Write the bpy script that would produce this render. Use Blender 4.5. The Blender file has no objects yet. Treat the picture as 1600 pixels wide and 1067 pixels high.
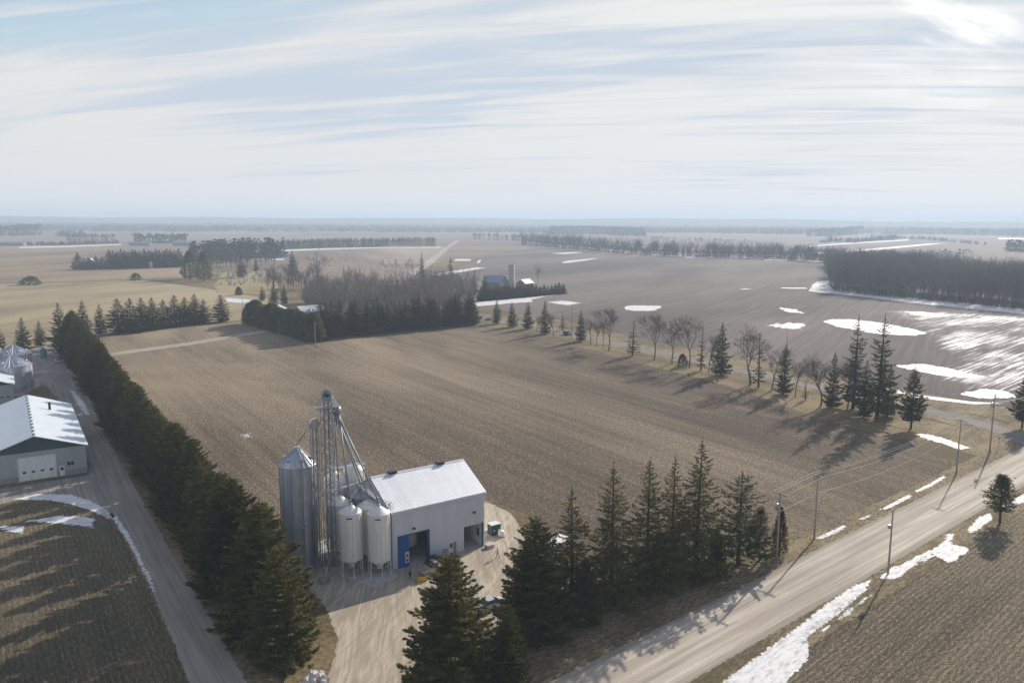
import bpy, bmesh, math, random
import numpy as np
from mathutils import Vector, Matrix
SC = bpy.context.scene
COL = SC.collection
R = math.radians
# ------------------------------------------------------------------ camera
F = 1244.0; H = 55.0; PIT = math.atan(189 / F); ROLL = R(0.34)
cam = bpy.data.cameras.new('camera'); cam.sensor_width = 36; cam.lens = F / 1600 * 36
cam.clip_start = 0.5; cam.clip_end = 40000
co = bpy.data.objects.new('camera', cam); COL.objects.link(co); SC.camera = co
_fw = Vector((0, math.cos(PIT), -math.sin(PIT))); _up = Vector((0, math.sin(PIT), math.cos(PIT))); _rt = Vector((1, 0, 0))
_c, _s = math.cos(ROLL), math.sin(ROLL)
_X = _rt * _c + _up * _s; _Y = _up * _c - _rt * _s; _Z = -_fw
co.matrix_world = Matrix(((_X.x, _Y.x, _Z.x, 0), (_X.y, _Y.y, _Z.y, 0), (_X.z, _Y.z, _Z.z, H), (0, 0, 0, 1)))
# ------------------------------------------------------------------ sky, sun, exposure
SUN_EL, SUN_AZ = R(24.2), R(35.4)
W = bpy.data.worlds.new('World'); SC.world = W; W.use_nodes = True
def build_world():
    nt = W.node_tree; n = nt.nodes; l = nt.links
    bg = n['Background']; bg.inputs[1].default_value = 0.15
    sky = n.new('ShaderNodeTexSky'); sky.sky_type = 'NISHITA'; sky.sun_disc = False
    sky.sun_elevation = SUN_EL; sky.sun_rotation = SUN_AZ; sky.air_density = 1.0; sky.dust_density = 0.25; sky.ozone_density = 1.5
    tc = n.new('ShaderNodeTexCoord'); sp = n.new('ShaderNodeSeparateXYZ'); l.new(tc.outputs['Generated'], sp.inputs[0])
    def m(op, a, b=None, c=None):
        x = n.new('ShaderNodeMath'); x.operation = op
        for i, v in enumerate((a, b, c)):
            if v is None: continue
            if isinstance(v, (int, float)): x.inputs[i].default_value = v
            else: l.new(v, x.inputs[i])
        return x.outputs[0]
    z = m('ADD', m('MAXIMUM', sp.outputs[2], 0.0), 0.12)
    px = m('DIVIDE', sp.outputs[0], z); py = m('DIVIDE', sp.outputs[1], z)
    cb = n.new('ShaderNodeCombineXYZ'); l.new(px, cb.inputs[0]); l.new(py, cb.inputs[1])
    def noise(rot, sx, sy, sc, det, dist=0.0, off=(0, 0, 0)):
        a = n.new('ShaderNodeMapping'); a.inputs['Rotation'].default_value = (0, 0, R(rot)); l.new(cb.outputs[0], a.inputs[0])
        b = n.new('ShaderNodeMapping'); b.inputs['Scale'].default_value = (sx, sy, 1); b.inputs['Location'].default_value = off; l.new(a.outputs[0], b.inputs[0])
        t = n.new('ShaderNodeTexNoise'); t.inputs['Scale'].default_value = sc; t.inputs['Detail'].default_value = det
        t.inputs['Roughness'].default_value = 0.56; t.inputs['Distortion'].default_value = dist; l.new(b.outputs[0], t.inputs[0]); return t.outputs[0]
    n1 = noise(20, 0.16, 0.75, 1.6, 6, 0.5, (3.1, 1.7, 0)); n2 = noise(12, 0.25, 2.0, 2.6, 8, 0.9, (0.4, 5.2, 0)); n3 = noise(60, 0.5, 0.8, 0.55, 3, 0.3, (7, 2.2, 0))
    v = m('ADD', m('ADD', m('MULTIPLY', n1, 0.9), m('MULTIPLY', n2, 0.75)), m('MULTIPLY', n3, 0.45))
    hor = m('MULTIPLY', m('SUBTRACT', 1.0, m('MINIMUM', m('DIVIDE', m('MAXIMUM', sp.outputs[2], 0.0), 0.20), 1.0)), 0.30)
    r = n.new('ShaderNodeMapRange'); r.interpolation_type = 'SMOOTHSTEP'; r.inputs[1].default_value = 0.95; r.inputs[2].default_value = 1.24
    l.new(m('ADD', v, hor), r.inputs[0])
    # thin cloud lit by the sun: brighter towards the sun (forward scattering in ice cloud)
    sd = (math.sin(SUN_AZ) * math.cos(SUN_EL), math.cos(SUN_AZ) * math.cos(SUN_EL), math.sin(SUN_EL))
    dt = n.new('ShaderNodeVectorMath'); dt.operation = 'DOT_PRODUCT'; l.new(tc.outputs['Generated'], dt.inputs[0]); dt.inputs[1].default_value = sd
    fwd = m('POWER', m('MAXIMUM', dt.outputs['Value'], 0.0), 6.0)
    br = m('ADD', 4.1, m('MULTIPLY', fwd, 0.7))
    cc = n.new('ShaderNodeVectorMath'); cc.operation = 'SCALE'; cc.inputs[0].default_value = (1.0, .985, .955); l.new(br, cc.inputs['Scale'])
    b0 = n.new('ShaderNodeVectorMath'); b0.operation = 'MULTIPLY'; l.new(sky.outputs[0], b0.inputs[0]); b0.inputs[1].default_value = (.92, .78, .80)
    blue = n.new('ShaderNodeVectorMath'); blue.operation = 'MINIMUM'; l.new(b0.outputs[0], blue.inputs[0]); blue.inputs[1].default_value = (2.85, 3.25, 3.75)
    wd = ray(1470, 28); wd = wd / np.linalg.norm(wd); dw = n.new('ShaderNodeVectorMath'); dw.operation = 'DOT_PRODUCT'; l.new(tc.outputs['Generated'], dw.inputs[0]); dw.inputs[1].default_value = tuple(wd)
    q = n.new('ShaderNodeMapRange'); q.interpolation_type = 'SMOOTHSTEP'; q.inputs[1].default_value = math.cos(R(6.5)); q.inputs[2].default_value = math.cos(R(2.0)); l.new(dw.outputs['Value'], q.inputs[0])
    n4 = noise(-30, 0.7, 2.0, 1.5, 6, 0.35, (1.3, .7, 0)); wq = n.new('ShaderNodeMapRange'); wq.interpolation_type = 'SMOOTHSTEP'; wq.inputs[1].default_value = .40; wq.inputs[2].default_value = .68; l.new(n4, wq.inputs[0])
    wisp = m('MULTIPLY', q.outputs[0], wq.outputs[0])
    l.new(m('ADD', br, m('MULTIPLY', wisp, 1.3)), cc.inputs['Scale'])
    mx = n.new('ShaderNodeMix'); mx.data_type = 'RGBA'; l.new(m('MAXIMUM', m('MULTIPLY', r.outputs[0], 0.86), m('MULTIPLY', wisp, .95)), mx.inputs[0])
    l.new(blue.outputs[0], mx.inputs[6]); l.new(cc.outputs[0], mx.inputs[7]); l.new(mx.outputs[2], bg.inputs[0])
sun = bpy.data.lights.new('sun', 'SUN'); sun.energy = 4.6; sun.angle = R(0.6); sun.color = (1.0, 0.90, 0.77)
so = bpy.data.objects.new('sun', sun); COL.objects.link(so)
so.rotation_euler = (R(90) - SUN_EL, 0, math.pi - SUN_AZ)
so.location = (300, 400, 300)
SC.view_settings.view_transform = 'Standard'; SC.view_settings.look = 'None'; SC.view_settings.exposure = 0.44; SC.view_settings.gamma = 1
try:
    SC.view_settings.use_curve_mapping = False
    SC.cycles.use_denoising = True
    SC.cycles.max_bounces = 6; SC.cycles.diffuse_bounces = 3; SC.cycles.volume_bounces = 1; SC.cycles.transparent_max_bounces = 16
    SC.cycles.sample_clamp_indirect = 6
except Exception as e: print(e)

def ray(px, py):
    x, y = px - 800, py - 533.5
    u, v = (_c * x + _s * y) / F, (-_s * x + _c * y) / F
    return np.array([u, math.cos(PIT) - v * math.sin(PIT), -math.sin(PIT) - v * math.cos(PIT)])
build_world()
# ------------------------------------------------------------------ geometry helpers
def G(px, py, z=0.0):
    d = ray(px, py); d[2] = min(d[2], -0.0034); t = (z - H) / d[2]; return np.array([0, 0, H]) + d * t
def PY(p):
    q = np.array(p, float) - [0, 0, H]; f = np.array(_fw); u_ = np.array(_up)
    zz = q @ f; u = q[0] / zz * F; v = -(q @ u_) / zz * F
    return 533.5 + _s * u + _c * v
def HT(bx, by, ty):
    g = G(bx, by); lo, hi = 0.0, 160.0
    for _ in range(40):
        m = (lo + hi) / 2
        if PY(g + [0, 0, m]) > ty: lo = m
        else: hi = m
    return lo
def tag(o, label=None, cat=None, group=None, kind=None):
    if label: o['label'] = label
    if cat: o['category'] = cat
    if group: o['group'] = group
    if kind: o['kind'] = kind
    return o
def empty(name, loc=(0, 0, 0), rz=0.0):
    o = bpy.data.objects.new(name, None); COL.objects.link(o); o.location = loc; o.rotation_euler = (0, 0, rz); o.empty_display_size = 0.5; return o
class MB:
    def __init__(s): s.v = []; s.f = []; s.mi = []; s.n = 0
    def add(s, v, f, mi=0):
        v = np.asarray(v, float).reshape(-1, 3)
        s.v.append(v)
        for q in f: s.f.append([i + s.n for i in q]); s.mi.append(mi)
        s.n += len(v); return s
    def box(s, x0, x1, y0, y1, z0, z1, mi=0):
        v = [(x, y, z) for z in (z0, z1) for y in (y0, y1) for x in (x0, x1)]
        return s.add(v, [(0, 2, 3, 1), (4, 5, 7, 6), (0, 1, 5, 4), (2, 6, 7, 3), (0, 4, 6, 2), (1, 3, 7, 5)], mi)
    def tube(s, a, b, r0, r1=None, n=8, cap=True, mi=0):
        if r1 is None: r1 = r0
        a = np.array(a, float); b = np.array(b, float); d = b - a; d /= np.linalg.norm(d) + 1e-9
        u = np.cross(d, [0, 0, 1.0]) if abs(d[2]) < 0.95 else np.cross(d, [1.0, 0, 0]); u /= np.linalg.norm(u); w = np.cross(d, u)
        an = np.arange(n) * 2 * math.pi / n
        ring = np.outer(np.cos(an), u) + np.outer(np.sin(an), w)
        v = np.vstack([a + ring * r0, b + ring * r1])
        f = [(i, (i + 1) % n, n + (i + 1) % n, n + i) for i in range(n)]
        if cap: f += [tuple(range(n))[::-1], tuple(range(n, 2 * n))]
        return s.add(v, f, mi)
    def path(s, pts, r, n=6, mi=0):
        for a, b in zip(pts[:-1], pts[1:]): s.tube(a, b, r, r, n, True, mi)
        return s
    def lathe(s, prof, n=24, c=(0, 0), mi=0):
        v = []; f = []
        for (r, z) in prof:
            for k in range(n):
                a = 2 * math.pi * k / n; v.append((c[0] + r * math.cos(a), c[1] + r * math.sin(a), z))
        for j in range(len(prof) - 1):
            for k in range(n): f.append((j * n + k, j * n + (k + 1) % n, (j + 1) * n + (k + 1) % n, (j + 1) * n + k))
        return s.add(v, f, mi)
    def poly(s, pts, mi=0): return s.add(pts, [tuple(range(len(pts)))], mi)
    def prism(s, prof, x0, x1, axis='x', mi=0):
        n = len(prof)
        def P(a, b, x): return {'x': (x, a, b), 'y': (a, x, b), 'z': (a, b, x)}[axis]
        v = [P(a, b, x0) for a, b in prof] + [P(a, b, x1) for a, b in prof]
        f = [(i, (i + 1) % n, n + (i + 1) % n, n + i) for i in range(n)] + [tuple(range(n))[::-1], tuple(range(n, 2 * n))]
        return s.add(v, f, mi)
    def mesh(s, name, mats, smooth=False):
        m = bpy.data.meshes.new(name); V = np.vstack(s.v)
        m.from_pydata(V.tolist(), [], s.f); m.update()
        for k in (mats if isinstance(mats, (list, tuple)) else [mats]): m.materials.append(k)
        if max(s.mi or [0]) > 0: m.polygons.foreach_set('material_index', s.mi)
        if smooth: m.polygons.foreach_set('use_smooth', [True] * len(m.polygons))
        bm = bmesh.new(); bm.from_mesh(m); bmesh.ops.recalc_face_normals(bm, faces=bm.faces); bm.to_mesh(m); bm.free()
        return m
    def build(s, name, mats, parent=None, smooth=False, bevel=0.0):
        o = bpy.data.objects.new(name, s.mesh(name, mats, smooth)); COL.objects.link(o); o.parent = parent
        if bevel: b = o.modifiers.new('bevel', 'BEVEL'); b.width = bevel; b.segments = 2; b.limit_method = 'ANGLE'
        return o
def quads(name, V, mats, mi=None, nper=4):
    """fast mesh of separate n-gons: V is (n,nper,3)"""
    n = len(V); m = bpy.data.meshes.new(name)
    m.vertices.add(n * nper); m.vertices.foreach_set('co', np.ascontiguousarray(V, dtype=np.float32).ravel())
    m.loops.add(n * nper); m.loops.foreach_set('vertex_index', np.arange(n * nper, dtype=np.int32))
    m.polygons.add(n); m.polygons.foreach_set('loop_start', np.arange(0, n * nper, nper, dtype=np.int32))
    m.polygons.foreach_set('loop_total', np.full(n, nper, dtype=np.int32))
    for k in (mats if isinstance(mats, (list, tuple)) else [mats]): m.materials.append(k)
    if mi is not None: m.polygons.foreach_set('material_index', np.asarray(mi, dtype=np.int32))
    m.update(); m.validate(); return m
def link(name, mesh, parent=None, loc=(0, 0, 0)):
    o = bpy.data.objects.new(name, mesh); COL.objects.link(o); o.parent = parent; o.location = loc; return o

# ------------------------------------------------------------------ materials
class NT:
    def __init__(s, name, col=(0.5, 0.5, 0.5), rough=0.8, metal=0.0, spec=0.3):
        s.m = bpy.data.materials.new(name); s.m.use_nodes = True; s.t = s.m.node_tree; s.b = s.t.nodes['Principled BSDF']
        s.b.inputs['Base Color'].default_value = (*col, 1); s.b.inputs['Roughness'].default_value = rough
        s.b.inputs['Metallic'].default_value = metal; s.b.inputs['Specular IOR Level'].default_value = spec; s._tc = None
    def n(s, t): return s.t.nodes.new(t)
    def put(s, sock, v):
        if isinstance(v, bpy.types.NodeSocket): s.t.links.new(v, sock)
        elif isinstance(v, (tuple, list)) and len(v) == 3 and sock.type == 'RGBA': sock.default_value = (*v, 1)
        else: sock.default_value = v
    def tc(s):
        if s._tc is None: s._tc = s.n('ShaderNodeTexCoord')
        return s._tc.outputs['Object']
    def rnd(s): return s.n('ShaderNodeObjectInfo').outputs['Random']
    def vec(s, rot=0.0, scale=(1, 1, 1), loc=(0, 0, 0)):
        a = s.n('ShaderNodeMapping'); a.inputs['Rotation'].default_value = (0, 0, -R(rot)); s.put(a.inputs[0], s.tc())
        b = s.n('ShaderNodeMapping'); b.inputs['Scale'].default_value = scale; b.inputs['Location'].default_value = loc; s.put(b.inputs[0], a.outputs[0]); return b.outputs[0]
    def noise(s, vec, scale, det=3, rough=0.55, dist=0.0):
        t = s.n('ShaderNodeTexNoise'); t.inputs['Scale'].default_value = scale; t.inputs['Detail'].default_value = det
        t.inputs['Roughness'].default_value = rough; t.inputs['Distortion'].default_value = dist; s.put(t.inputs[0], vec); return t.outputs[0]
    def math(s, op, a, b=None, c=None):
        x = s.n('ShaderNodeMath'); x.operation = op
        for i, v in enumerate((a, b, c)):
            if v is not None: s.put(x.inputs[i], v)
        return x.outputs[0]
    def mad(s, a, k, o): return s.math('MULTIPLY_ADD', a, k, o)
    def step(s, v, lo, hi, a=0.0, b=1.0):
        r = s.n('ShaderNodeMapRange'); r.interpolation_type = 'SMOOTHSTEP'; s.put(r.inputs[0], v)
        for i, q in enumerate((lo, hi, a, b)): s.put(r.inputs[i + 1], q)
        return r.outputs[0]
    def mix(s, a, b, f):
        x = s.n('ShaderNodeMix'); x.data_type = 'RGBA'; s.put(x.inputs[0], f); s.put(x.inputs[6], a); s.put(x.inputs[7], b); return x.outputs[2]
    def attr(s, name):
        a = s.n('ShaderNodeAttribute'); a.attribute_name = name; return a.outputs['Fac']
    def sep(s, v):
        a = s.n('ShaderNodeSeparateXYZ'); s.put(a.inputs[0], v); return a.outputs
    def bump(s, h, strength=0.5, dist=0.1):
        b = s.n('ShaderNodeBump'); b.inputs['Strength'].default_value = strength; b.inputs['Distance'].default_value = dist
        s.put(b.inputs['Height'], h); s.put(s.b.inputs['Normal'], b.outputs[0]); return s
    def col(s, c): s.put(s.b.inputs['Base Color'], c); return s
    def alpha(s, a): s.put(s.b.inputs['Alpha'], a); return s
LANE, ROADA = 123.75, 42.0
def edge_alpha(t, soft, amp, nscale, off=0.0, rot=0.0, aniso=(1, 1, 1), w=0.08, brk=None):
    nz = t.noise(t.vec(rot, aniso), nscale, 5, 0.62)
    sd = t.math('MINIMUM', t.math('DIVIDE', t.attr('sd'), soft), 1.0)
    v = t.math('ADD', sd, t.mad(nz, amp * 2, -amp - off))
    if brk: v = t.math('ADD', v, t.mad(t.noise(t.vec(rot, (.35, 1, 1), (5, 9, 0)), brk[0], 4, .65), brk[1] * 2, -brk[1]))
    t.alpha(t.step(v, -w, w)); return v
def field_mat(name, soil, straw, amount, rot, spacing=0.76, big=0.012, edge=None, bump=0.9, streak=0.25, tint=None, ck=1.1, cs=2.0, rk=.016, dry=0):
    t = NT(name, rough=0.95, spec=0.1)
    v1 = t.vec(rot, (0.55, 2.6, 1)); v0 = t.vec(0)
    fine = t.noise(v1, 1.3, 6, 0.78); clod = t.noise(v0, cs, 6, 0.85)
    across = t.sep(t.vec(rot))[1]
    wob = t.noise(v0, 0.06, 2)
    rows = t.math('SINE', t.mad(across, 2 * math.pi / spacing, t.mad(wob, 9.0, 0.0)))
    bigv = t.noise(t.vec(rot, (0.45, 1.5, 1)), big, 5, 0.6, 0.4); mid = t.noise(t.vec(rot, (0.035, 1.2, 1)), 0.30, 5, 0.65)
    x = t.math('ADD', t.mad(rows, rk, t.mad(fine, 0.75, 0.125)), t.math('ADD', t.mad(bigv, 0.42, -0.21), t.mad(mid, streak * .7, -streak * .35)))
    x = t.math('ADD', x, t.mad(clod, ck, -ck / 2))
    if dry: x = t.math('ADD', x, t.step(t.math('ADD', t.sep(v0)[0], t.mad(bigv, 90, -45)), -150.0, 80.0, dry, -dry))
    m = t.step(x, 0.57 - amount * 0.3, 0.76 - amount * 0.3)
    soil2 = t.mix(tuple(c * 0.72 for c in soil), tuple(min(1, c * 1.25) for c in soil), t.step(t.math('ADD', bigv, t.mad(mid, 0.5, -0.25)), 0.32, 0.68))
    c = t.mix(soil2, straw, m)
    if tint: c = t.mix(c, tint[0], t.step(t.noise(v0, tint[1], 4, 0.6), tint[2], tint[2] + 0.2))
    t.col(c); t.bump(t.math('ADD', t.mad(rows, 0.02, t.mad(fine, 0.8, 0)), t.mad(clod, 1.0, 0.0)), bump, 0.35)
    if edge: edge_alpha(t, *edge)
    return t.m
def m_ground():
    t = NT('winter_ground', rough=0.95, spec=0.1); v = t.vec(0)
    a = t.noise(v, 0.03, 5, 0.6); b = t.noise(v, 1.1, 6, 0.75); d = t.noise(v, 0.0011, 3, 0.6); e = t.noise(t.vec(15, (0.4, 1.6, 1)), 0.0035, 4, 0.6)
    c = t.mix((0.105, 0.08, 0.045), (0.26, 0.20, 0.105), t.step(t.math('ADD', b, t.mad(a, 0.9, -0.45)), 0.36, 0.68))
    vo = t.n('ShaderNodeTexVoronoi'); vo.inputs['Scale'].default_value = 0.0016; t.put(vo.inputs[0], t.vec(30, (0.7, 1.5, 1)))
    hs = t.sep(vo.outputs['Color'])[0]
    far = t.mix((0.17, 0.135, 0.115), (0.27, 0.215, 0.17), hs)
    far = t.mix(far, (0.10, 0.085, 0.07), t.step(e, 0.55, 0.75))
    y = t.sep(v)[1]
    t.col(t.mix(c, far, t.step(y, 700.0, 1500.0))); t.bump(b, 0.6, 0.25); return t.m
def m_grass():
    t = NT('dry_grass', rough=0.95, spec=0.1); v = t.vec(ROADA, (0.5, 1.3, 1))
    a = t.noise(v, 0.10, 5, 0.65); b = t.noise(v, 1.6, 6, 0.75)
    c = t.mix((0.125, 0.095, 0.06), (0.32, 0.255, 0.15), t.step(t.math('ADD', b, t.mad(a, 0.8, -0.4)), 0.36, 0.66))
    c = t.mix(c, (0.10, 0.10, 0.035), t.step(t.noise(t.vec(0, loc=(40, 3, 0)), 0.05, 4), 0.55, 0.75))
    t.col(c); t.bump(b, 0.8, 0.3); edge_alpha(t, 1.5, 0.8, 0.7); return t.m
def m_gravel(name, rot, c0, c1, edge, tracks=True, arcs=False):
    t = NT(name, rough=0.92, spec=0.15)
    st = t.noise(t.vec(rot, (0.035, 1.5, 1)), 1.0, 6, 0.65, 0.25); fine = t.noise(t.vec(0), 3.0, 5, 0.75); big = t.noise(t.vec(rot, (0.4, 1.4, 1)), 0.07, 4, 0.6)
    x = t.math('ADD', t.mad(st, 0.85, 0.0), t.math('ADD', t.mad(fine, 0.3, -0.15), t.mad(big, 0.6, -0.3)))
    if arcs:
        ar = t.noise(t.vec(rot + 25, (0.09, 1.1, 1), (9, 4, 0)), 0.9, 5, 0.6, 1.4); x = t.math('ADD', t.mad(ar, 1.2, -0.52), t.mad(x, 0.7, 0.03))
    c = t.mix(c0, c1, t.step(x, 0.26, 0.66))
    if tracks:
        sd = t.attr('sd')
        c = t.mix(t.mix(tuple(k * 0.62 for k in c0), c0, 0.5), c, t.step(t.math('ADD', sd, t.mad(st, 2.4, -1.2)), 0.2, 1.9))
        c = t.mix(c, tuple(k * 0.85 for k in c0), t.math('MULTIPLY', t.step(t.math('ABSOLUTE', t.math('SUBTRACT', sd, 3.6)), 0.9, 0.1), t.step(st, 0.40, 0.62)))
    t.col(c); t.bump(t.math('ADD', t.mad(fine, 0.5, 0), t.mad(st, 0.8, 0)), 0.5, 0.15); edge_alpha(t, *edge); return t.m
def m_snow(name, soft, amp, nscale, off=0.0, rot=0.0, aniso=(1, 1, 1), w=0.06, brk=None):
    t = NT(name, rough=0.7, spec=0.2)
    v = t.noise(t.vec(rot or ROADA, (0.5, 1.6, 1)), 0.9, 5, 0.65)
    t.col(t.mix((0.44, 0.43, 0.41), (0.74, 0.74, 0.745), t.step(v, .30, .58))); t.bump(v, 0.5, 0.3); edge_alpha(t, soft, amp, nscale, off, rot, aniso, w, brk); return t.m
def plain(name, c, rough=0.6, metal=0.0, spec=0.3, var=0.12, nscale=1.2, stretch=(1, 1, 0.25)):
    t = NT(name, c, rough, metal, spec); nz = t.noise(t.vec(0, stretch), nscale, 5, 0.65)
    t.col(t.mix(tuple(k * (1 - var * 1.6) for k in c), tuple(min(1, k * (1 + var * 0.6)) for k in c), t.step(nz, 0.28, 0.62)))
    rr = t.mad(nz, 0.25, rough - 0.12); t.put(t.b.inputs['Roughness'], rr); return t.m
def ribbed(name, c, spacing, axis, rough=0.5, metal=0.0, depth=0.03, var=0.1, spec=0.35, gap=None):
    t = NT(name, c, rough, metal, spec); s = t.sep(t.tc()); x = s[axis]
    w = t.math('SINE', t.math('MULTIPLY', x, 2 * math.pi / spacing)); rib = t.step(w, 0.3, 0.8)
    nz = t.noise(t.vec(0, (0.5, 0.5, 0.12)), 0.8, 5, 0.65)
    cc = t.mix(tuple(k * (1 - var * 1.5) for k in c), tuple(min(1, k * (1 + var * 0.5)) for k in c), t.step(nz, 0.3, 0.62))
    cell = t.n('ShaderNodeTexWhiteNoise'); cell.noise_dimensions = '1D'; t.put(cell.inputs['W'], t.math('FLOOR', t.math('DIVIDE', x, 0.91)))
    cc = t.mix(cc, tuple(k * 0.86 for k in c), t.mad(cell.outputs[0], 0.35, 0.0))
    t.col(cc); t.bump(rib, 0.8, depth); return t.m
def m_needles(name, c0, c1, c2):
    t = NT(name, rough=0.75, spec=0.12); rn = t.rnd(); v = t.vec(0)
    x = t.math('ADD', t.noise(v, 0.9, 3, 0.6), t.mad(rn, 0.25, -0.12))
    c = t.mix(c0, c1, t.step(x, 0.3, 0.72)); c = t.mix(c, c2, t.step(t.noise(v, 3.5, 2), 0.55, 0.75)); t.col(c)
    tr = t.n('ShaderNodeBsdfTranslucent'); t.put(tr.inputs[0], c); ms = t.n('ShaderNodeMixShader'); ms.inputs[0].default_value = 0.46
    out = t.t.nodes['Material Output']; t.t.links.new(t.b.outputs[0], ms.inputs[1]); t.t.links.new(tr.outputs[0], ms.inputs[2]); t.t.links.new(ms.outputs[0], out.inputs[0]); return t.m
def m_bark(name, c):
    t = NT(name, rough=0.9, spec=0.1); nz = t.noise(t.vec(0, (3, 3, 0.6)), 1.5, 5, 0.7)
    t.col(t.mix(tuple(k * 0.6 for k in c), tuple(k * 1.25 for k in c), nz)); t.bump(nz, 0.6, 0.05); return t.m
NEED = m_needles('spruce_needles', (0.065, 0.070, 0.022), (0.165, 0.158, 0.050), (0.25, 0.215, 0.07))
NEED2 = m_needles('pine_needles', (0.07, 0.08, 0.04), (0.15, 0.155, 0.075), (0.22, 0.20, 0.10))
NEED3 = m_needles('dull_needles', (0.046, 0.054, 0.027), (0.100, 0.108, 0.046), (0.14, 0.135, 0.057))
CEDR = m_needles('cedar_scales', (0.05, 0.04, 0.025), (0.12, 0.075, 0.045), (0.18, 0.10, 0.055))
BARK = m_bark('spruce_bark', (0.085, 0.065, 0.05)); BARK2 = m_bark('grey_bark', (0.15, 0.125, 0.105)); TWIG = m_bark('twig_bark', (0.135, 0.105, 0.09))
WHITE = plain('white_enamel', (0.80, 0.79, 0.74), 0.42, var=0.07); GALV = plain('galvanised_steel', (0.50, 0.52, 0.55), 0.38, 0.75, var=0.16)
STEEL = plain('weathered_steel', (0.29, 0.31, 0.325), 0.5, 0.35, var=0.2); CONC = plain('concrete', (0.46, 0.44, 0.41), 0.9, var=0.14, nscale=0.7, stretch=(1, 1, 1))
BLUE = plain('blue_paint', (0.02, 0.11, 0.33), 0.5, var=0.12); DBLUE = plain('dark_blue_paint', (0.015, 0.06, 0.16), 0.5); DARK = plain('dark_grey', (0.03, 0.03, 0.035), 0.6)
RUB = plain('rubber', (0.02, 0.02, 0.02), 0.85); GLASS = NT('window_glass', (0.03, 0.04, 0.05), 0.08, spec=0.7).m
GREEN = plain('dark_green_paint', (0.03, 0.08, 0.055), 0.5); RED = plain('red_paint', (0.45, 0.03, 0.03), 0.5); YEL = plain('yellow_paint', (0.65, 0.40, 0.03), 0.5)
WOODP = m_bark('pole_wood', (0.36, 0.315, 0.27)); CERAM = plain('insulator', (0.6, 0.6, 0.58), 0.3)

# ------------------------------------------------------------------ ground and sheets
def ngon(name, pts, mat, z, px=True):
    P = [G(*p) if px else np.array([p[0], p[1], 0.]) for p in pts]
    m = bpy.data.meshes.new(name); m.from_pydata([(p[0], p[1], z) for p in P], [], [tuple(range(len(P)))]); m.materials.append(mat); m.update()
    bm = bmesh.new(); bm.from_mesh(m); bmesh.ops.triangulate(bm, faces=bm.faces)
    for f in bm.faces:
        if f.normal.z < 0: f.normal_flip()
    bm.to_mesh(m); bm.free()
    o = link(name, m); o['kind'] = 'structure'; return o
def sheet(name, pts, mat, z, cell, pad=1.5, px=True):
    P = np.array([(G(*p)[:2] if px else p[:2]) for p in pts], float)
    x0, y0 = P.min(0) - pad; x1, y1 = P.max(0) + pad
    nx = max(2, int((x1 - x0) / cell) + 1); ny = max(2, int((y1 - y0) / cell) + 1)
    X, Y = np.meshgrid(np.linspace(x0, x1, nx), np.linspace(y0, y1, ny)); q = np.stack([X.ravel(), Y.ravel()], 1)
    A, B = P, np.roll(P, -1, 0); d = np.full(len(q), 1e9); ins = np.zeros(len(q), bool)
    for a, b in zip(A, B):
        e = b - a; w = q - a; t = np.clip((w @ e) / max(e @ e, 1e-9), 0, 1); d = np.minimum(d, np.linalg.norm(w - t[:, None] * e, axis=1))
        c = (a[1] > q[:, 1]) != (b[1] > q[:, 1]); ins ^= c & (q[:, 0] < (b[0] - a[0]) * (q[:, 1] - a[1]) / ((b[1] - a[1]) or 1e-9) + a[0])
    sd = np.where(ins, d, -d)
    idx = np.arange(nx * ny).reshape(ny, nx); f = np.stack([idx[:-1, :-1], idx[:-1, 1:], idx[1:, 1:], idx[1:, :-1]], -1).reshape(-1, 4)
    f = f[(sd[f].max(1) > -pad)]
    used = np.unique(f); mp = np.full(nx * ny, -1); mp[used] = np.arange(len(used))
    V = np.column_stack([q[used], np.full(len(used), z)])
    m = bpy.data.meshes.new(name); m.from_pydata(V.tolist(), [], mp[f].tolist()); m.materials.append(mat)
    at = m.attributes.new('sd', 'FLOAT', 'POINT'); at.data.foreach_set('value', sd[used].astype(np.float32)); m.update()
    o = link(name, m); o['kind'] = 'structure'; return o
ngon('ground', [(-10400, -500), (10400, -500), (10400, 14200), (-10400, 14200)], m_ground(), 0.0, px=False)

STRAW = (0.40, 0.325, 0.215)
MF = field_mat('corn_stubble', (0.125, 0.097, 0.073), STRAW, 0.38, LANE, edge=(2.0, 0.7, 0.5), streak=.18, dry=.03)
sheet('stubble_field', [(30, 545), (176, 524), (350, 505), (395, 500), (440, 520), (492, 536), (600, 524), (745, 507), (850, 529), (950, 554), (1050, 580), (1150, 607), (1250, 643), (1350, 674), (1425, 694),
    (1486, 722), (1478, 748), (1400, 784), (1290, 828), (1225, 845), (1180, 852), (1100, 858), (980, 862), (870, 855), (822, 803), (790, 790), (757, 778), (620, 790), (480, 850), (400, 800), (330, 740), (150, 610)], MF, 0.02, 1.5)
LF = field_mat('pale_stubble', (0.215, 0.17, 0.11), (0.44, 0.365, 0.225), 0.58, 75, edge=(4, 0.6, 0.2), big=0.006, streak=0.4)
sheet('stubble_field', [(-150, 560), (40, 545), (176, 521), (350, 503), (420, 497), (440, 470), (330, 452), (280, 445), (210, 437), (120, 441), (-150, 446)], LF, 0.03, 3)
LF2 = field_mat('far_stubble', (0.21, 0.16, 0.12), (0.36, 0.28, 0.18), 0.5, 75, edge=(6, 0.5, 0.1), big=0.004, streak=0.4)
sheet('stubble_field', [(-250, 446), (120, 440), (210, 436), (300, 432), (290, 418), (190, 421), (110, 419), (120, 400), (200, 385), (60, 384), (-250, 386)], LF2, 0.04, 8)
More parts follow.
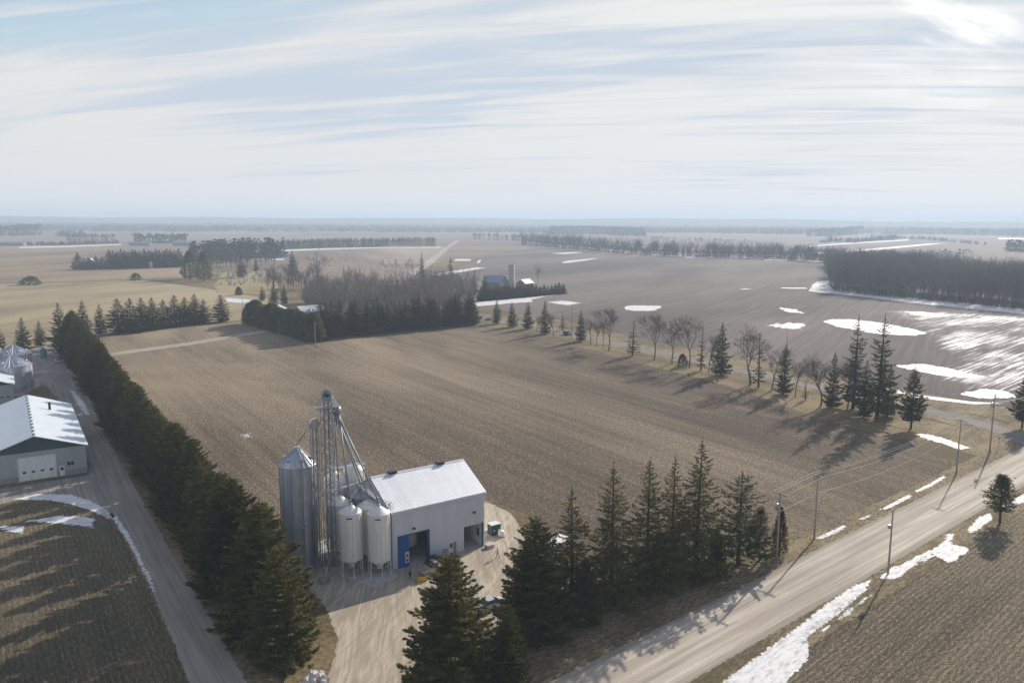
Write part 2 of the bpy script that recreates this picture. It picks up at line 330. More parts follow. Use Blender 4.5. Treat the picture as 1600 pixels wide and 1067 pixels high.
RF = field_mat('ploughed_soil', (0.155, 0.133, 0.122), (0.235, 0.20, 0.175), 0.30, 60, spacing=1.5, big=0.006, edge=(4, 0.5, 0.15), streak=0.55)
sheet('ploughed_field', [(655, 478), (700, 430), (755, 398), (840, 387), (900, 392), (1000, 401), (1100, 404), (1200, 407), (1300, 414), (1400, 425), (1800, 440), (1800, 660), (1600, 636), (1520, 627), (1400, 606), (1300, 590), (1200, 568), (1100, 549), (1000, 528), (900, 504), (760, 482)], RF, 0.05, 6)
FF = field_mat('brown_field', (0.20, 0.155, 0.125), (0.30, 0.24, 0.18), 0.4, 100, spacing=2, big=0.004, edge=(5, 0.5, 0.1), streak=0.5)
sheet('ploughed_field', [(440, 392), (600, 388), (690, 389), (640, 428), (600, 450), (470, 440), (390, 410), (395, 405)], FF, 0.05, 8)
BF = field_mat('verge_field', (0.118, 0.095, 0.072), (0.40, 0.33, 0.21), 0.40, ROADA, edge=(1.2, 0.8, 0.6), cs=3.6, rk=.03, streak=.22)
sheet('stubble_field', [(1090, 1120), (1230, 1020), (1340, 935), (1420, 880), (1510, 832), (1600, 790), (1760, 715), (2000, 900), (1800, 1250), (1300, 1500)], BF, 0.02, 1.0)
NF = field_mat('dark_stubble', (0.12, 0.10, 0.068), (0.31, 0.26, 0.155), 0.44, LANE, edge=(1.5, 0.7, 0.5), streak=.1, ck=.8, cs=4.2, rk=.02)
sheet('stubble_field', [(-250, 830), (0, 800), (60, 790), (150, 797), (185, 830), (215, 890), (250, 960), (300, 1075), (330, 1160), (-200, 1400), (-500, 1000)], NF, 0.02, 1.0)
def off(line, w0, w1):
    L = np.array(line, float)[:, :2]; T = np.gradient(L, axis=0); T /= np.linalg.norm(T, axis=1)[:, None]; N = np.stack([-T[:, 1], T[:, 0]], 1)
    return [tuple(p) for p in L + N * w0] + [tuple(p) for p in (L + N * w1)[::-1]]
# roads
rl, rr_ = (G(1159, 927) + G(1287, 927)) / 2, (G(1481, 764) + G(1599, 749)) / 2
rd = (rr_ - rl)[:2]; rd = rd / np.linalg.norm(rd); RC = rl[:2]
rline = [tuple(RC + rd * k) for k in (-90, -60, -30, 0, 30, 60, 90, 120, 180, 260)]
GR = m_gravel('road_gravel', math.degrees(math.atan2(rd[1], rd[0])), (0.38, 0.33, 0.265), (0.62, 0.56, 0.47), (0.7, 0.7, 0.9))
sheet('gravel_road', off(rline, -5.6, 5.2), GR, 0.055, 0.8, px=False)
VG = m_grass()
sheet('grass_verge', off(rline, 5.0, 9.5), VG, 0.035, 1.0, px=False); sheet('grass_verge', off(rline, -10.5, -5.4), VG, 0.035, 1.0, px=False)
pl = [G(*p)[:2] for p in [(1640, 705), (1560, 668), (1500, 652), (1430, 638), (1290, 607), (1137, 575), (1037, 551), (965, 537), (887, 520), (806, 504), (753, 494)]]
ext = [np.array([139., 150.]), np.array([133., 175.])]
e0 = pl[-1]; dd = (pl[-1] - pl[-2]) / np.linalg.norm(pl[-1] - pl[-2])
pline = [np.array(G(1900, 800)[:2]), np.array(G(1760, 752)[:2])] + [np.array(p) for p in pl] + [e0 + dd * 50, e0 + dd * 120 + [-4, 4], e0 + dd * 240 + [-20, 0]]
def smooth_line(L, n=120):
    L = np.array(L); d = np.r_[0, np.cumsum(np.linalg.norm(np.diff(L, axis=0), axis=1))]; t = np.linspace(0, d[-1], n)
    P = np.stack([np.interp(t, d, L[:, 0]), np.interp(t, d, L[:, 1])], 1)
    for _ in range(6): P[1:-1] = (P[:-2] + 2 * P[1:-1] + P[2:]) / 4
    return P
pline = smooth_line(pline)
AS = m_gravel('worn_asphalt', -30, (0.155, 0.145, 0.135), (0.24, 0.225, 0.205), (0.4, 0.5, 1.2), tracks=False)
sheet('paved_road', off(pline, -3.3, 3.3), AS, 0.05, 0.9, px=False)
sheet('grass_verge', off(pline, 3.0, 8.5), VG, 0.04, 1.5, px=False)
sheet('grass_verge', off(pline, -7.5, -3.0), VG, 0.04, 1.5, px=False)
sheet('grass_verge', [(1380, 660), (1440, 680), (1490, 702), (1560, 722), (1600, 712), (1570, 690), (1500, 668), (1420, 650)], VG, 0.045, 1.2)
sheet('grass_verge', [(1380, 612), (1480, 628), (1620, 640), (1640, 690), (1560, 655), (1480, 640)], VG, 0.045, 1.5)
far_g = m_gravel('far_gravel', 95, (0.30, 0.26, 0.22), (0.42, 0.37, 0.31), (1.2, 0.5, 0.3), tracks=False)
fl = [G(600, 449)[:2], G(645, 427)[:2], G(665, 415)[:2], G(697, 388)[:2], G(717, 375)[:2]]
sheet('gravel_road', off(smooth_line(fl, 60), -6.0, 6.0), far_g, 0.09, 3, px=False)
LG = m_gravel('lane_gravel', LANE, (0.21, 0.19, 0.165), (0.36, 0.33, 0.28), (1.0, 0.7, 0.7), tracks=False)
sheet('farm_lane', [(300, 1080), (270, 1000), (240, 930), (212, 868), (180, 815), (150, 788), (60, 775), (-200, 830), (-200, 770), (0, 764), (139, 742), (140, 725), (118, 680), (98, 632), (70, 600), (30, 620), (-100, 640), (-100, 560), (80, 540), (110, 553), (130, 600), (165, 680), (215, 768), (255, 838), (300, 915), (345, 990), (392, 1075), (440, 1170), (340, 1170)], LG, 0.03, 0.9)
sheet('farm_track', [(140, 556), (185, 549.5), (300, 534), (400, 518), (440, 511), (440, 515), (400, 522), (300, 539), (185, 554.5), (140, 562)], far_g, 0.045, 1.0)
YG = m_gravel('yard_gravel', 70, (0.34, 0.285, 0.215), (0.52, 0.45, 0.35), (1.2, 0.7, 0.6), tracks=False, arcs=True)
sheet('gravel_yard', [(470, 860), (560, 820), (640, 810), (757, 783), (775, 790), (800, 803), (818, 830), (822, 862), (840, 880), (845, 905), (800, 960), (780, 1000), (800, 1067), (760, 1160), (640, 1260), (470, 1260), (490, 1120), (512, 1060), (528, 1000), (510, 950), (470, 905)], YG, 0.03, 0.7)
ngon('concrete_pad', [(488, 880), (548, 905), (585, 918), (622, 901), (606, 880), (580, 850), (540, 838), (480, 850)], CONC, 0.05)

# ------------------------------------------------------------------ snow
SN = m_snow('old_snow', 1.0, 0.8, 1.5); SNF = m_snow('field_snow', 4.0, 1.0, 0.22, rot=60, aniso=(0.4, 1.2, 1))
a0, a1 = G(1469, 586), G(1600, 538); SROT = math.degrees(math.atan2(a1[1] - a0[1], a1[0] - a0[0]))
SNS = m_snow('streaky_snow', 22.0, 1.25, 0.32, off=1.13, rot=SROT, aniso=(0.06, 2.6, 1), w=0.42, brk=(.05, 1.2))
SNR = m_snow('rutted_snow', 1.3, 1.3, 0.9, off=0.15, rot=ROADA, aniso=(0.35, 1.4, 1))
def snow(pts, mat=SN, cell=0.6, z=0.075, pad=1.0): return sheet('snow', pts, mat, z, cell, pad)
snow([(1285, 503), (1300, 499), (1330, 499), (1372, 504), (1420, 513), (1450, 521), (1430, 525), (1370, 522), (1310, 511)], SNF, 2, 0.12, 4)
snow([(1400, 571), (1440, 569), (1490, 577), (1535, 588), (1520, 592), (1470, 587), (1420, 578)], SNF, 1.5, 0.12, 3)
snow([(1330, 480), (1440, 482), (1600, 492), (1800, 510), (1800, 645), (1600, 632), (1500, 618), (1440, 600), (1400, 578), (1430, 545), (1400, 520), (1380, 500)], SNS, 3.0, 0.11, 10)
snow([(1495, 616), (1540, 608), (1580, 612), (1585, 622), (1540, 624)], SNF, 1.5, 0.125, 3)
snow([(1385, 606), (1440, 618), (1520, 628), (1580, 631), (1520, 632), (1440, 623), (1385, 611)], SN, 1.2, 0.12, 1.5)
snow([(1262, 455), (1275, 440), (1310, 438), (1330, 452), (1400, 463), (1600, 483), (1760, 498), (1760, 506), (1600, 491), (1420, 473), (1340, 463), (1300, 459)], SNF, 3, 0.13, 5)
snow([(975, 480.5), (985, 477.5), (1030, 478), (1033, 480), (1022, 486), (990, 486), (978, 484)], SNF, 2, 0.12, 4)
snow([(855, 472), (880, 470), (908, 473.5), (885, 477), (870, 475)], SNF, 2, 0.12, 4)
snow([(738, 474), (760, 470), (800, 466), (850, 461), (879, 459.5), (850, 464), (830, 468), (832, 472), (800, 474), (745, 479)], SNF, 2, 0.12, 4)
snow([(1413, 487), (1440, 487), (1482, 493), (1465, 496), (1430, 493)], SNF, 2, 0.125, 4)
snow([(1195, 508), (1230, 504), (1265, 506), (1250, 515), (1225, 514)], m_snow('patchy_snow', 8, 1.0, 0.25, 0.1, 60, (0.4, 1.3, 1)), 2, 0.12, 5)
snow([(1215, 480), (1245, 484), (1255, 490), (1230, 488)], SNF, 2, 0.12, 4)
SNL = m_snow('far_snow', 6, 0.5, 0.04)
for q in ([(876, 411), (885, 408), (915, 405), (940, 403), (915, 407.5), (885, 411.5)], [(1070, 402), (1100, 401.3), (1102, 403), (1072, 403.5)], [(1120, 400.5), (1150, 400), (1152, 402), (1125, 402)], [(1195, 405.5), (1240, 405), (1245, 407.5), (1195, 407)],
          [(950, 390), (1000, 396), (1080, 400.5), (1200, 402.5), (1330, 411), (1330, 413), (1200, 404), (1080, 402), (1000, 398), (950, 392)], [(440, 390.5), (520, 388), (610, 386), (690, 386.2), (690, 387.5), (610, 387.6), (520, 390), (440, 393)],
          [(395, 404), (412, 404), (412, 406), (395, 406)], [(425, 404.5), (445, 404.5), (445, 406.5), (425, 406.5)], [(710, 405), (736, 405), (736, 408), (710, 408)], [(745, 412), (748, 402), (756, 400), (751, 404), (751, 414)],
          [(670, 430), (700, 425), (745, 418), (758, 419), (730, 424), (690, 431)], [(860, 396), (900, 394), (912, 395), (880, 397.5)], [(1155, 452), (1165, 451), (1180, 452), (1160, 453)], [(1220, 449.5), (1262, 450), (1262, 452), (1220, 451)],
          [(1262, 384.5), (1330, 379), (1420, 374.5), (1420, 376), (1330, 381), (1262, 386)], [(1330, 391.5), (1450, 381), (1480, 380), (1400, 388), (1330, 394)], [(1230, 398), (1280, 394), (1340, 392), (1300, 396), (1235, 400)], [(1560, 372), (1600, 372.5), (1600, 374), (1560, 374)],
          [(30, 386), (100, 384.5), (190, 381.5), (190, 383), (100, 386.5), (30, 388)]):
    sheet('snow', q, SNL, 0.2, 6, 8)
snow([(1428, 678), (1450, 678), (1480, 686), (1500, 694), (1522, 701), (1500, 703), (1470, 693), (1440, 684)], SNR, 0.6)
snow([(1272, 842), (1290, 834), (1320, 820), (1322, 824), (1300, 836), (1280, 843)], SN, 0.5); snow([(1375, 796), (1395, 786), (1422, 771), (1424, 776), (1405, 787), (1385, 796)], SN, 0.5)
snow([(1430, 767), (1450, 757), (1475, 743), (1478, 746), (1455, 760), (1432, 770)], SN, 0.5); snow([(1340, 812), (1358, 804), (1360, 807), (1345, 813)], SN, 0.5)
snow([(1100, 1085), (1150, 1050), (1240, 985), (1290, 945), (1335, 915), (1362, 905), (1350, 925), (1310, 960), (1262, 995), (1262, 1030), (1235, 1060), (1200, 1100)], SN, 0.4)
snow([(1262, 1000), (1320, 955), (1362, 928), (1340, 952), (1290, 985)], SNR, 0.4)
snow([(1368, 905), (1390, 888), (1430, 870), (1462, 855), (1480, 834), (1494, 833), (1486, 850), (1516, 856), (1512, 866), (1480, 882), (1462, 868), (1430, 884), (1398, 906)], SNR, 0.4)
snow([(1512, 828), (1530, 808), (1548, 802), (1550, 812), (1530, 826), (1515, 834)], SN, 0.4); snow([(1560, 795), (1600, 772), (1640, 750), (1640, 760), (1600, 785)], SN, 0.5)
snow([(15, 781), (60, 772), (110, 773), (140, 782), (165, 795), (180, 806), (172, 812), (140, 797), (110, 788), (80, 782)], SN, 0.5)
snow([(168, 797), (182, 806), (205, 840), (220, 872), (236, 905), (243, 925), (238, 922), (220, 885), (200, 848)], SN, 0.4)
snow([(40, 815), (90, 805), (150, 808), (145, 825), (110, 820)], SNR, 0.5); snow([(0, 820), (40, 822), (36, 835), (0, 828)], SNR, 0.5)
snow([(105, 605), (118, 612), (135, 632), (142, 650), (132, 648), (118, 628)], SNR, 0.6)
snow([(352, 466), (385, 468), (400, 471), (380, 474), (355, 472)], SNF, 1.5, 0.12, 3)
snow([(360, 678), (400, 672), (412, 684), (375, 690)], m_snow('specks_of_snow', 3, 1.5, 1.6, 0.9), 0.6)

# ------------------------------------------------------------------ tree prototypes
def cards(c, d, nrm, L, Wd):
    d = d / (np.linalg.norm(d, axis=1)[:, None] + 1e-9); s = np.cross(d, nrm); s /= np.linalg.norm(s, axis=1)[:, None] + 1e-9
    a = d * (L / 2)[:, None]; b = s * (Wd / 2)[:, None]
    return np.stack([c - a - b * 0.6, c - a * 0.2 + b - a * 0.0, c + a + b * 0.15, c + a * 0.15 - b], 1)
def prisms(segs, n=3):
    S = np.array(segs, float); a, b, r0, r1 = S[:, 0:3], S[:, 3:6], S[:, 6], S[:, 7]
    d = b - a; d /= np.linalg.norm(d, axis=1)[:, None] + 1e-9
    ref = np.where(np.abs(d[:, 2:3]) < 0.9, [[0, 0, 1.0]], [[1.0, 0, 0]]); u = np.cross(d, ref); u /= np.linalg.norm(u, axis=1)[:, None]; w = np.cross(d, u)
    an = [2 * math.pi * k / n for k in range(n)]; out = []
    for k in range(n):
        e0 = u * math.cos(an[k]) + w * math.sin(an[k]); e1 = u * math.cos(an[(k + 1) % n]) + w * math.sin(an[(k + 1) % n])
        out.append(np.stack([a + e0 * r0[:, None], a + e1 * r0[:, None], b + e1 * r1[:, None], b + e0 * r1[:, None]], 1))
    return np.concatenate(out)
def spruce(seed, h, r, dens, clear, need, droop=0.3, whorl=0.55, csize=0.42, top_pow=0.85, jit=0.25, gaps=0.0, limbs=True, nb=7):
    g = np.random.default_rng(seed); C = []; D = []; N = []; L = []; Wd = []; segs = []
    z = clear * h
    lean = g.normal(0, 0.012, 2)
    segs += [(0, 0, -0.3, lean[0] * h * .5, lean[1] * h * .5, h * 0.5, 0.022 * h, 0.013 * h), (lean[0] * h * .5, lean[1] * h * .5, h * 0.5, lean[0] * h, lean[1] * h, h * 0.99, 0.013 * h, 0.01)]
    while z < h * 0.985:
        f = z / h; t = (f - clear) / (1 - clear)
        shape = (1 - t) ** top_pow * min(1.0, 0.72 + t * 2.2)
        k = max(4, int(nb * (0.6 + 0.4 * (1 - t)))); a0 = g.uniform(0, 6.28)
        for j in range(k):
            if g.random() < gaps: continue
            az = a0 + 6.283 * j / k + g.normal(0, 0.22); ln = max(0.22, r * shape * g.uniform(1 - jit * 1.3, 1 + jit) + 0.1)
            s0 = 0.35 * t - droop * (1 - t) + g.normal(0, 0.07)
            n_ = max(3, int(dens * ln * (1.2 + 0.25 * ln))); s = g.uniform(0.08, 1.0, n_) ** 0.75
            rad = ln * s; up = s0 * rad + 0.16 * ln * s ** 3 * (1.2 - t) - 0.05 * ln * np.sin(s * 3.1)
            lat = g.normal(0, 1, n_) * 0.24 * ln * (1.08 - s) + g.normal(0, 0.06, n_)
            ca, sa = math.cos(az), math.sin(az); zz = z + g.normal(0, 0.08)
            cx = lean[0] * z + ca * rad - sa * lat; cy = lean[1] * z + sa * rad + ca * lat; cz = zz + up - np.abs(lat) * 0.25 - g.uniform(0, 0.22, n_) * (1 - t * 0.6)
            C.append(np.stack([cx, cy, cz], 1)); sw = np.sign(lat) * g.uniform(0.2, 0.9, n_)
            D.append(np.stack([ca * np.cos(sw) - sa * np.sin(sw), sa * np.cos(sw) + ca * np.sin(sw), s0 + 0.3 * s - g.uniform(0.0, 0.6, n_)], 1))
            N.append(np.stack([g.normal(0, 0.55, n_), g.normal(0, 0.55, n_), np.ones(n_)], 1))
            sz = csize * g.uniform(0.6, 1.35, n_) * (0.6 + 0.4 * (1 - t)); L.append(sz); Wd.append(sz * g.uniform(0.4, 0.65, n_))
            if limbs: segs.append((lean[0] * z, lean[1] * z, zz, lean[0] * z + ca * ln * .9, lean[1] * z + sa * ln * .9, zz + s0 * ln * .9, 0.012 + 0.010 * ln, 0.006))
        z += whorl * g.uniform(0.75, 1.25) * (0.55 + 0.45 * (1 - t))
    n_ = 16; zt = g.uniform(0.95, 1.02, n_) * h
    C.append(np.stack([lean[0] * h + g.normal(0, 0.05, n_), lean[1] * h + g.normal(0, 0.05, n_), zt], 1)); D.append(np.stack([g.normal(0, .4, n_), g.normal(0, .4, n_), np.ones(n_)], 1))
    N.append(g.normal(0, 1, (n_, 3))); L.append(np.full(n_, csize * .8)); Wd.append(np.full(n_, csize * .3))
    V = cards(np.concatenate(C), np.concatenate(D), np.concatenate(N), np.concatenate(L), np.concatenate(Wd))
    return quads('crown', V, need), quads('trunk', prisms(segs, 5 if limbs else 5), BARK), h
def blob(seed, h, rx, need, n, csize, base=0.05, top_pow=0.5, tops=1):
    g = np.random.default_rng(seed); z = g.uniform(0, 1, n); az = g.uniform(0, 6.28, n)
    lump = 1 + 0.13 * np.sin(az * 3 + seed) + 0.10 * np.sin(az * 5 + z * 9)
    rad = rx * np.clip((1 - z), 0, 1) ** top_pow * np.minimum(1, 0.65 + z * 2) * g.uniform(0.55, 1.05, n) * lump
    c = np.stack([rad * np.cos(az), rad * np.sin(az), h * (base + (1 - base) * z)], 1)
    d = np.stack([np.cos(az) * 0.7, np.sin(az) * 0.7, g.uniform(0.1, 1.2, n)], 1) + g.normal(0, 0.35, (n, 3)); nr = np.stack([np.cos(az), np.sin(az), np.full(n, 0.6)], 1) + g.normal(0, 0.5, (n, 3))
    s = csize * g.uniform(0.6, 1.4, n)
    return quads('crown', cards(c, d, nr, s, s * 0.55), need), quads('trunk', prisms([(0, 0, -0.2, 0, 0, h * 0.8, 0.03 * h, 0.012 * h)], 5), BARK), h
def pine(seed, h, r, need, clear, n_cl, csize=0.5):
    g = np.random.default_rng(seed); C = []; D = []; N = []; L = []; segs = [(0, 0, -0.3, 0.2, 0.1, h * .6, 0.022 * h, 0.013 * h), (0.2, 0.1, h * .6, 0.1, 0.2, h * .98, 0.013 * h, 0.02)]
    for i in range(n_cl):
        f = clear + (1 - clear) * (i + g.random()) / n_cl; t = (f - clear) / (1 - clear); az = i * 2.4 + g.normal(0, 0.4)
        ln = r * (1.02 - t) ** 0.6 * min(1, 0.55 + 1.6 * t) * g.uniform(0.55, 1.1); p0 = np.array([0.15, 0.1, f * h]); tip = p0 + [math.cos(az) * ln, math.sin(az) * ln, ln * (0.1 + 0.45 * t)]
        segs.append((*p0, *tip, 0.02 + 0.012 * ln, 0.012))
        for q in np.linspace(0.35, 1.0, 4):
            k = 16; c = p0 + (tip - p0) * q + g.normal(0, 1, (k, 3)) * [0.42, 0.42, 0.26]
            C.append(c); dd_ = (c - p0) * [1, 1, .4] + g.normal(0, .4, (k, 3)) + [0, 0, .5]; D.append(dd_); N.append(g.normal(0, .6, (k, 3)) + [0, 0, 1]); L.append(csize * g.uniform(.6, 1.3, k))
    L = np.concatenate(L)
    return quads('crown', cards(np.concatenate(C), np.concatenate(D), np.concatenate(N), L, L * .45), need), quads('trunk', prisms(segs, 5), BARK), h
def bare(seed, h, spread, levels=5, fork=0.22, up=0.55, r0=None, kids=(3, 5), twig=0.012, thick=1.0):
    g = np.random.default_rng(seed); big = []; small = []
    def grow(p, d, ln, r, lv):
        k = 3 if lv < 2 else 2; q = p.copy(); rr = r
        for i in range(k):
            d = d + g.normal(0, 0.10 + 0.05 * lv, 3) + np.array([0, 0, 0.05 * up]); d /= np.linalg.norm(d); q2 = q + d * ln / k; r2 = rr * (0.86 if lv else 0.9)
            (big if lv < 2 else small).append((*q, *q2, rr, r2)); q, rr = q2, r2
            if lv and lv < levels and i < k - 1 and g.random() < 0.85: child(q, d, ln * g.uniform(0.45, 0.7), rr * 0.6, lv + 1, 0.9)
        if lv < levels:
            for j in range(g.integers(kids[0], kids[1])): child(q, d, ln * g.uniform(0.55, 0.85), rr * g.uniform(0.55, 0.75), lv + 1, spread)
    def child(p, d, ln, r, lv, sp):
        a = g.normal(0, 1, 3); a -= d * (a @ d); a /= np.linalg.norm(a) + 1e-9; th = g.uniform(0.35, 1.0) * sp
        nd = d * math.cos(th) + a * math.sin(th); nd[2] = nd[2] * 0.8 + up * 0.25; grow(p, nd / np.linalg.norm(nd), ln, max(r, twig), lv)
    grow(np.array([0, 0, -0.2]), np.array([g.normal(0, .03), g.normal(0, .03), 1.0]), h * fork, r0 or 0.018 * h * thick, 0)
    S = np.array(small); hh = max(S[:, 5].max(), 0.1); k = h / hh
    B = np.array(big); 
    S[:, :6] *= k; B[:, :6] *= k
    return quads('crown', prisms(S, 3), TWIG), quads('trunk', prisms(B, 6), BARK2), h
P = {}
P['sprA'] = [spruce(11 + i, 20, 5.1, 13, 0.06, NEED, 0.30, 0.56, 0.48, 0.80, 0.36, 0.16) for i in range(3)]     # open drooping spruces by the road
P['sprB'] = [spruce(31 + i, 16, 5.0, 19, 0.02, NEED, 0.14, 0.34, 0.46, 0.58, 0.20) for i in range(4)]           # dense lane spruces
P['sprC'] = [spruce(51 + i, 15, 3.7, 9, 0.08, NEED3, 0.20, 0.7, 0.72, 0.72, 0.32, 0.04) for i in range(3)]       # roadside, middle distance
P['sprT'] = [spruce(71 + i, 28, 5.2, 8, 0.12, NEED3, 0.36, 0.85, 0.75, 0.8, 0.45, 0.18) for i in range(2)]       # tall ragged spruces
P['sprS'] = [spruce(81 + i, 12, 1.9, 6, 0.16, NEED3, 0.30, 0.8, 0.55, 0.75, 0.5, 0.25) for i in range(2)]         # scraggly thin
P['sprF'] = [spruce(91 + i, 15, 3.9, 4.5, 0.02, NEED3, 0.2, 0.8, 1.35, 0.7, 0.25, 0, False, 6) for i in range(3)]     # far ones
P['sprP'] = [spruce(61 + i, 15, 4.9, 9, 0.12, NEED2, -0.02, 0.55, 0.5, 0.62, 0.4, 0.18) for i in range(2)]
P['sprR'] = [spruce(66 + i, 15, 4.0, 11, 0.20, NEED3, 0.12, 0.6, 0.7, 0.55, 0.3, 0.04) for i in range(2)]
P['pine'] = [pine(5 + i, 14, 3.6, NEED2, 0.22, 46, 0.55) for i in range(2)]
P['pinD'] = [pine(15 + i, 14, 3.8, NEED3, 0.24, 60, 0.6) for i in range(2)]
P['ced'] = [blob(7, 7, 1.3, CEDR, 1500, 0.36, 0.02, 0.55)]
P['hedge'] = [blob(17 + i, 6.5, 3.2, NEED3, 1500, 0.62, 0.02, 0.42) for i in range(2)]
P['bush'] = [blob(27, 4, 2.6, NEED3, 500, 0.6, 0.0, 0.5)]
P['broad'] = [blob(37 + i, 22, 8.0, NEED3, 1800, 1.25, 0.06, 0.5) for i in range(2)]
P['bareL'] = [bare(101 + i, 18, 0.62, 5, 0.20, 1.0, None, (3, 5), 0.022) for i in range(3)]
P['bareS'] = [bare(121 + i, 13, 0.55, 4, 0.24, 1.0, None, (3, 6), 0.022) for i in range(3)]
P['bareF'] = [bare(141 + i, 17, 0.8, 4, 0.25, 0.6, 0.25, (3, 4), 0.035) for i in range(3)]
NAMES = {'sprA': 'spruce_tree', 'sprB': 'spruce_tree', 'sprC': 'spruce_tree', 'sprT': 'spruce_tree', 'sprS': 'spruce_tree', 'sprF': 'spruce_tree', 'sprP': 'pine_tree', 'sprR': 'pine_tree', 'pine': 'pine_tree', 'pinD': 'pine_tree', 'ced': 'cedar_shrub', 'hedge': 'cedar_tree', 'bush': 'bush', 'broad': 'evergreen_tree', 'bareL': 'bare_tree', 'bareS': 'bare_tree', 'bareF': 'bare_tree'}
rng = random.Random(4)
def tree(kind, pos, h, label, cat='tree', group=None, w=1.0, rz=None, i=None, parts=True):
    cr, tr, h0 = P[kind][rng.randrange(len(P[kind])) if i is None else i % len(P[kind])]
    o = empty(NAMES[kind], (pos[0], pos[1], 0.0), rng.uniform(0, 6.28) if rz is None else rz); k = h / h0; o.scale = (k * w, k * w, k)
    link('crown', cr, o); link('trunk', tr, o); tag(o, label, cat, group); return o
def tpx(kind, bx, by, ty, label, w=1.0, group=None, cat='tree', i=None): return tree(kind, G(bx, by), HT(bx, by, ty), label, cat, group, w, i=i)
ORD = 'first second third fourth fifth sixth seventh eighth ninth tenth eleventh twelfth thirteenth fourteenth fifteenth sixteenth seventeenth eighteenth nineteenth twentieth'.split()
def ordn(k):
    if k < 20: return ORD[k]
    k1 = k + 1
    if k1 % 10 == 0: return {30: 'thirtieth', 40: 'fortieth', 50: 'fiftieth'}[k1]
    return ['twenty', 'thirty', 'forty'][k1 // 10 - 2] + '-' + ORD[k1 % 10 - 1]
# ------------------------------------------------------------------ trees in view
GF = 'spruces in front of the elevator yard'
tpx('sprB', 705, 1082, 866, 'full olive green spruce standing alone in the gravel yard before the blue doorway', 1.2, i=0)
tpx('sprB', 792, 1080, 945, 'small dark spruce tucked between the lone yard spruce and the roadside clump', 0.85, i=1)
tpx('sprB', 836, 988, 810, 'leftmost spruce of the clump by the gravel road, broad and dense to its foot', 1.2, GF, i=2)
tpx('sprA', 893, 958, 763, 'thin topped spruce second from the left in the clump by the gravel road', 1.0, GF, i=0)
tpx('sprA', 955, 938, 728, 'spruce third from the left in the roadside clump, with long drooping tiers', 1.0, GF, i=1)
tpx('sprA', 1010, 918, 720, 'narrow spruce in the middle of the roadside clump, fourth from the left', .88, GF, i=2)
tpx('sprA', 1047, 912, 716, 'dense spruce just left of the tallest one in the roadside clump', .88, GF, i=0)
tpx('sprA', 1086, 902, 689, 'tallest spruce at the right end of the dark roadside clump', 0.98, GF, i=1)
tpx('sprB', 915, 972, 872, 'low wide spruce filling the foot of the roadside clump', 0.9, GF, i=3)
tpx('sprB', 1118, 900, 822, 'short dark spruce at the foot of the tallest roadside spruce', 0.7, GF, i=0)
tpx('sprP', 1153, 881, 740, 'pale green see-through pine between the spruce clump and the utility poles', 1.2, i=0)
tpx('pine', 1186, 876, 795, 'low bushy pine leaning against the reddish cedar', 0.95, i=1)
tpx('ced', 1217, 866, 793, 'narrow reddish brown cedar shrub beside the nearest utility pole', 1.0, cat='shrub')
tpx('pinD', 1562, 816, 744, 'small round headed pine across the gravel road, its shadow on the stubble', 1.35, i=0)
tpx('sprR', 1597, 668, 588, 'dark pine at the right edge of the picture beside the paved road', 0.9, i=1)
# dense row along the lane
nA, nB = G(452, 1030)[:2], G(113, 550)[:2]; NH = 40
for k in range(NH):
    t = (k / (NH - 1)); p = nA + (nB - nA) * t; nrm = np.array([nB[1] - nA[1], -(nB[0] - nA[0])]); nrm = nrm / np.linalg.norm(nrm)
    p = p + nrm * rng.uniform(-0.8, 0.8) + (nB - nA) / NH * rng.uniform(-0.25, 0.25)
    tree('sprB', p, rng.uniform(13.8, 18.3), 'dark spruce %s from the near end of the dense row beside the farm lane' % ordn(k), 'tree', 'spruces in the dense lane row', rng.uniform(1.02, 1.3), i=k)
# cross row
row = [(186, 521, 467), (206, 520, 467), (222, 517, 466), (239, 515, 466), (257, 512, 469), (274, 510, 462), (290, 508, 465), (305, 506, 460), (319, 504, 468), (346, 503, 461)]
for k, q in enumerate(row): tpx('sprC', *q, 'spruce %s from the left in the open cross row behind the farm track' % ordn(k), 1.65, 'spruces in the cross row')
for q, lb in (((131, 523, 470), 'left one of the two spruces just past the far end of the lane row'), ((158, 522, 476), 'right one of the two spruces just past the far end of the lane row'),
              ((37, 548, 497), 'broad spruce standing behind the left farm grain bins'), ((63, 541, 502), 'slim spruce right of the broad one behind the grain bins'), ((0, 554, 510), 'spruce cut by the left edge of the picture behind the bins'),
              ((95, 545, 475), 'spruce standing at the far tip of the dense lane row')): tpx('sprC', *q, lb, 1.1)
tpx('sprC', 50, 596, 577, 'small green spruce right of the farm grain bin', 1.0)
